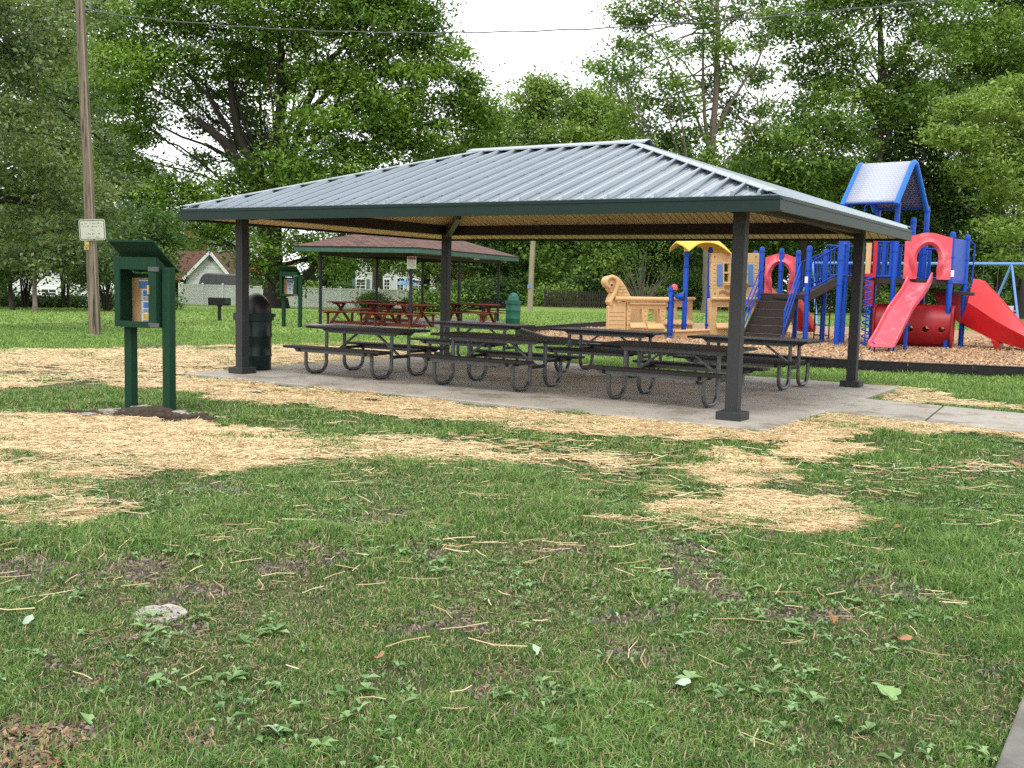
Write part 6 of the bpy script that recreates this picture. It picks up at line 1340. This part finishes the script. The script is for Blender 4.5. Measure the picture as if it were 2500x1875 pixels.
tree('open_tall_tree', 'tall open-crowned tree with pale trunk, sky showing between its branches', [b, at(1728, 620, Y), at(1736, 400, Y), at(1748, 230, Y), at(1752, 60, Y), at(1750, -60, Y)], (.36, .09), bl, 1.05, 20, .40, .27, M['leaf_mid'], M['bark_pale'], 43, limbs=[([at(1735, 420, Y), at(1722, 300, Y), at(1716, 200, Y), at(1718, 60, Y)], .17, .05), ([at(1742, 330, Y), at(1790, 240, Y), at(1850, 150, Y), at(1890, 60, Y)], .13, .04), ([at(1740, 400, Y), at(1700, 280, Y), at(1640, 170, Y), at(1590, 60, Y)], .12, .03), ([at(1732, 480, Y), at(1600, 370, Y), at(1530, 270, Y), at(1480, 190, Y)], .11, .03), ([at(1740, 440, Y), at(1830, 320, Y), at(1920, 220, Y)], .10, .03)], nsub=2, flat=.6, up=.5)
# right-hand mass: individually placed trees
def simple(name, label, x, Y, tx, blobs, lm, seed, tr=.35, dens=.62, per=28, csz=.55, lsz=.32, bm='bark', flat=.5, **k):
    b = at(x, 700, Y); b[2] = float(gz(b[0], Y)); top = min(q[1] for q in blobs) + 40
    return tree(name, label, [b, at(x, 600, Y), at(tx, (600 + top) / 2, Y), at(tx, top, Y)], (tr, tr*.35), [pb_(*q) for q in blobs], dens, per, csz, lsz, lm, M[bm], seed, flat=flat, **k)
simple('tall_tree', 'tall leafy tree right of the open tree, its dark trunk showing against the sky', 2140, 74, 2150, [(1950, 60, 80, 50, 72), (2040, 30, 80, 50, 75), (2060, 130, 70, 50, 73), (1980, 170, 70, 45, 74), (2230, 30, 70, 50, 74), (2260, 120, 90, 50, 73), (2200, 180, 60, 40, 75), (2330, 60, 80, 60, 76), (2060, 220, 90, 45, 73), (1960, 270, 80, 45, 72), (2200, 250, 90, 50, 74), (2100, 20, 60, 40, 74), (2110, -50, 140, 50, 74)], M['leaf_mid'], 51, limbs=[([at(2148, 260, 74), at(2152, 170, 74), at(2148, 60, 74)], .35, .18), ([at(2150, 220, 74), at(2190, 150, 74), at(2230, 90, 74)], .2, .08), ([at(2150, 230, 74), at(2115, 200, 74), at(2080, 160, 74)], .15, .06)])
simple('leafy_tree', 'mid green leafy tree behind the pavilion right roof corner', 1960, 70, 1960, [(1900, 360, 90, 50, 68), (2000, 330, 90, 50, 69), (1860, 440, 100, 50, 68), (1980, 420, 110, 50, 67), (2080, 330, 60, 45, 70), (2070, 410, 60, 50, 69), (1930, 500, 140, 45, 69), (1800, 500, 80, 40, 70)], M['leaf_mid'], 52)
simple('dense_dark_tree', 'dense dark green tree rising behind the tower roof', 2260, 80, 2270, [(2180, 300, 90, 60, 80), (2280, 260, 100, 70, 79), (2220, 380, 110, 70, 81), (2330, 370, 100, 90, 80), (2250, 480, 130, 70, 82), (2380, 480, 100, 90, 83), (2130, 470, 80, 60, 82), (2300, 600, 150, 70, 83), (2450, 600, 100, 80, 84)], M['leaf_dark'], 53, dens=.8)
simple('dense_dark_tree', 'dark tree at the upper right corner above the feathery branches', 2440, 84, 2440, [(2420, 100, 90, 70, 80), (2500, 60, 80, 80, 84), (2470, 180, 80, 60, 82), (2380, 190, 80, 60, 83), (2540, 200, 90, 120, 84), (2440, -30, 120, 50, 82), (2350, -40, 100, 50, 80)], M['leaf_mid'], 54, dens=.75)
Y = 60; b = gp(2486, 778); b[2] = -.06
tree('feathery_tree', 'light feathery-leaved tree drooping in from the right edge, thick trunk at the edge', [b, at(2488, 640, b[1]), at(2500, 400, b[1]), at(2540, 200, b[1])], (.46, .25), [pb_(*q) for q in ((2470, 225, 70, 40, 60), (2400, 250, 60, 35, 58), (2350, 275, 60, 28, 57), (2300, 320, 45, 28, 56), (2370, 340, 60, 40, 58), (2450, 320, 70, 60, 60), (2500, 400, 80, 70, 60), (2400, 410, 50, 35, 57), (2460, 480, 60, 40, 58), (2490, 560, 60, 40, 58), (2440, 560, 40, 28, 56), (2500, 640, 50, 30, 58), (2440, 630, 35, 18, 57), (2340, 340, 30, 30, 56), (2335, 415, 20, 25, 57), (2560, 300, 100, 100, 62))], 1.1, 34, .42, .27, M['leaf_light'], M['bark'], 55, flat=.35, aspect=.38, up=.8)
# understory and background: shrubs and trees along the far side
def bush(name, label, x, yb, Y, rx, ry, lm, seed, cat='bush', group=None, dens=1.2, per=26, csz=.30, lsz=.20, stems=5, hang=0):
    b = at(x, yb, Y); b[2] = float(gz(b[0], Y)); k = Y/F; t = thing(name, b, 0, label, cat, group); rr = random.Random(seed); m = MB(); Hh = ry*2*k
    for i in range(stems):
        a = rr.uniform(0, 6.28); e_ = np.array([math.cos(a)*rx*k*.6*rr.random(), math.sin(a)*rx*k*.4, Hh*rr.uniform(.5, .85)]); limb(m, [(0.1*math.cos(a), .1*math.sin(a), -.1), e_*[.4, .4, .5], e_], .045, .012, 5, .02, seed + i)
    m.build('stem', M['bark'], t, smooth=True); bl = []
    for i in range(6): bl.append(((rr.uniform(-.55, .55)*rx*k, rr.uniform(-.4, .4)*rx*k, Hh*rr.uniform(.35 + hang, .72)), (rx*k*rr.uniform(.4, .6), rx*k*.5, Hh*rr.uniform(.22, .34)*(1-hang))))
    if not hang: bl.append(((0, 0, Hh*.25), (rx*k*.85, rx*k*.6, Hh*.28)))
    V, Q, R = leafcloud(clusters(bl, dens, seed, .4, csz), per, csz, lsz, .6, seed, .6); np_mesh('foliage', V, Q, lm, {'rnd': R}, parent=t); return t
bush('bright_bush', 'bright yellow-green bush in front of the white fence, behind the red tables', 915, 742, 88, 52, 22, M['leaf_bright'], 61)
bush('bright_bush', 'small bright bush at the foot of the dark trunk behind the shelter sign', 1012, 740, 88, 22, 16, M['leaf_bright'], 62)
bush('tan_bush', 'big loose tan-green bush right of the dark trunk behind the shelter', 1105, 745, 80, 62, 52, M['leaf_tan'], 63, dens=1.0)
bush('round_shrub', 'dark rounded shrub against the white house, left of its shuttered window', 840, 712, 105, 32, 30, M['leaf_dark'], 64)
bush('bright_bush', 'bright bush over the fence between the huge trunk and the shelter', 765, 712, 100, 32, 17, M['leaf_bright'], 65)
sp1 = [('dark_shrub', 'leaf_dark'), ('leafy_shrub', 'leaf_mid'), ('grey_shrub', 'leaf_grey')]
protos = {}
for i, (nm, lm) in enumerate(sp1): pass
HL = [(x, 758 - .0*x, 44 + (i % 3)*1.5, 75 + 12*(i % 2), 70 + 18*((i*7) % 3)) for i, x in enumerate((-40, 60, 160, 260, 345))]
words = ['at the left edge', 'behind the thin bare trunk', 'left of the utility pole base', 'right of the utility pole base', 'behind the near notice board']
for i, (x, yb, Y, rx, ry) in enumerate(HL): bush('hedge_shrub', 'dark tangled tall hedge shrub on bare stems ' + words[i], x, yb, Y, rx, ry, M['leaf_grey'] if i % 2 else M['leaf_dark'], 70 + i, 'shrub', 'tall hedge shrubs along the left lawn', .9, 30, .34, .19, 16, .22)
for i, (x, Y, rx, ry, lb) in enumerate(((20, 47, 80, 14, 'at the left edge'), (150, 48, 90, 13, 'left of the utility pole'), (290, 48, 80, 14, 'right of the utility pole'), (390, 50, 45, 18, 'beside the left end of the white fence'))): bush('low_shrub', 'low dark shrub under the tall hedge ' + lb, x, 755, Y, rx, ry, M['leaf_dark'], 90 + i, 'shrub', 'low shrubs under the hedge', 1.3, 24, .25, .17)
# hanging foliage left of the fence, behind the near notice board
simple('leaning_dark_tree', 'dark leafy tree behind the near notice board roof, left of the garage', 400, 62, 395, [(330, 560, 70, 50, 60), (400, 600, 55, 45, 61), (300, 640, 60, 45, 62), (410, 540, 55, 38, 63), (395, 680, 38, 22, 60), (370, 660, 50, 40, 61), (270, 590, 60, 50, 63), (340, 700, 30, 20, 60)], M['leaf_dark'], 81, .22, .9, 28, .42, .24)
simple('leafy_tree', 'tall leafy tree filling the gap between the utility pole and the huge tree', 250, 92, 240, [(180, 60, 90, 80, 90), (120, 200, 90, 80, 92), (250, 200, 90, 70, 94), (200, 330, 100, 80, 92), (120, 420, 100, 70, 93), (270, 440, 100, 70, 92), (60, 320, 100, 90, 92), (200, 540, 130, 60, 90), (60, 540, 110, 60, 92), (40, 100, 100, 100, 94)], M['leaf_mid'], 82, .4, .38, 28, .7, .42)
# far-side trees, centre and right, from the park edge up to the pavilion roof
r_ = random.Random(77)
FT = [(1090, 92, 'behind the tan bush'), (1180, 84, 'behind the faded trash can'), (1260, 88, 'right of the shelter roof'), (1340, 82, 'right of the pale pole'), (1430, 86, 'above the picket fence'), (1510, 80, 'above the ship bow'), (1600, 84, 'between ship bow and tall blue pole'), (1680, 90, 'behind the tall blue pole'), (1790, 82, 'behind the ship cabin'), (1880, 80, 'behind the back red slide'), (1970, 84, 'above the stairs'), (2060, 86, 'behind the ramp'), (2150, 84, 'behind the coil climber')]
for i, (x, Y, lb) in enumerate(FT):
    lm = M[('leaf_mid', 'leaf_dark', 'leaf_mid', 'leaf_mid', 'leaf_light', 'leaf_mid', 'leaf_dark')[i % 7]]; q = [(x + r_.uniform(-40, 40), y + r_.uniform(-15, 15), r_.uniform(55, 75), r_.uniform(38, 50), Y + r_.uniform(-3, 3)) for y in (660, 610, 555, 500, 450, 420)] + [(x + r_.uniform(-70, 70), r_.uniform(480, 640), 55, 40, Y) for _ in range(3)]
    simple('edge_tree', 'leafy park edge tree ' + lb, x, Y, x + r_.uniform(-20, 20), q, lm, 100 + i, .22, .5, 26, .6, .36, group='trees along the far park edge', nsub=1)
US = [(1060, 'under the dark tree'), (1150, 'behind the rear pavilion post'), (1235, 'behind the faded trash can'), (1330, 'right of the pale pole'), (1420, 'behind the middle of the picket fence'), (1500, 'behind the ship bow'), (1590, 'behind the ship middle'), (1680, 'behind the pale trunk'), (1780, 'behind the cabin'), (1880, 'behind the blue stairs'), (1980, 'behind the ladder'), (2080, 'left of the coil climber'), (2180, 'behind the front slide'), (2290, 'behind the crawl tube'), (2390, 'behind the wide slide'), (2490, 'at the right edge')]
for i, (x, lb) in enumerate(US):
    bush('edge_shrub', 'dark green shrub at the park edge ' + lb, x, 757, 74 + (i % 3)*2.5 + (4 if x > 2200 else 0), 62, 26 + 10*((i*5) % 3), M['leaf_dark'] if i % 3 else M['leaf_mid'], 130 + i, 'shrub', 'shrubs along the far park edge', 1.0, 24, .36, .24)
# bare multi-stemmed bush behind the ship
b = at(1568, 744, 68); b[2] = -.06; t = thing('bare_stemmed_bush', b, 0, 'bush of many bare grey stems fanning up behind the ship bow', 'bush'); m = MB(); rr = random.Random(8)
for k in range(34):
    a = rr.uniform(-1, 1); e_ = np.array([a*1.9, rr.uniform(-.8, .8), rr.uniform(2.2, 4.2)*(1 - .25*abs(a))]); limb(m, [(a*.15, 0, -.1), e_*[.35, .4, .45], e_], .05, .012, 5, .03, k)
m.build('stem', M['bark_pale'], t, smooth=True); V, Q, R = leafcloud(clusters([((rr.uniform(-1.6, 1.6), rr.uniform(-.5, .5), rr.uniform(2.6, 4.4)), (.7, .6, .5)) for _ in range(8)], .8, 5), 12, .3, .16, .6, 5); np_mesh('foliage', V, Q, M['leaf_mid'], {'rnd': R}, parent=t)
# distant woods closing the view
V_, Q_, R_ = [], [], []; bl = []
for k in range(90):
    a = rng.uniform(-.62, .66); Y = rng.uniform(125, 150); h = rng.uniform(3, 13) + 4 * math.sin(a * 7)
    if -.16 < a < .12: h = min(h, 9)
    if -.30 < a < -.14: Y += 30
    bl.append(((a*Y, Y, h*.6 - 1), (rng.uniform(4, 7), 3, max(2.5, h*.45))))
V, Q, R = leafcloud(clusters(bl, .22, 9, .5, 1.0), 22, 1.0, .75, .5, 9); o = np_mesh('far_woods', V, Q, M['leaf_dark'], {'rnd': R}); tag(o, 'far dark woods closing the view behind the park', 'woods', kind='stuff')
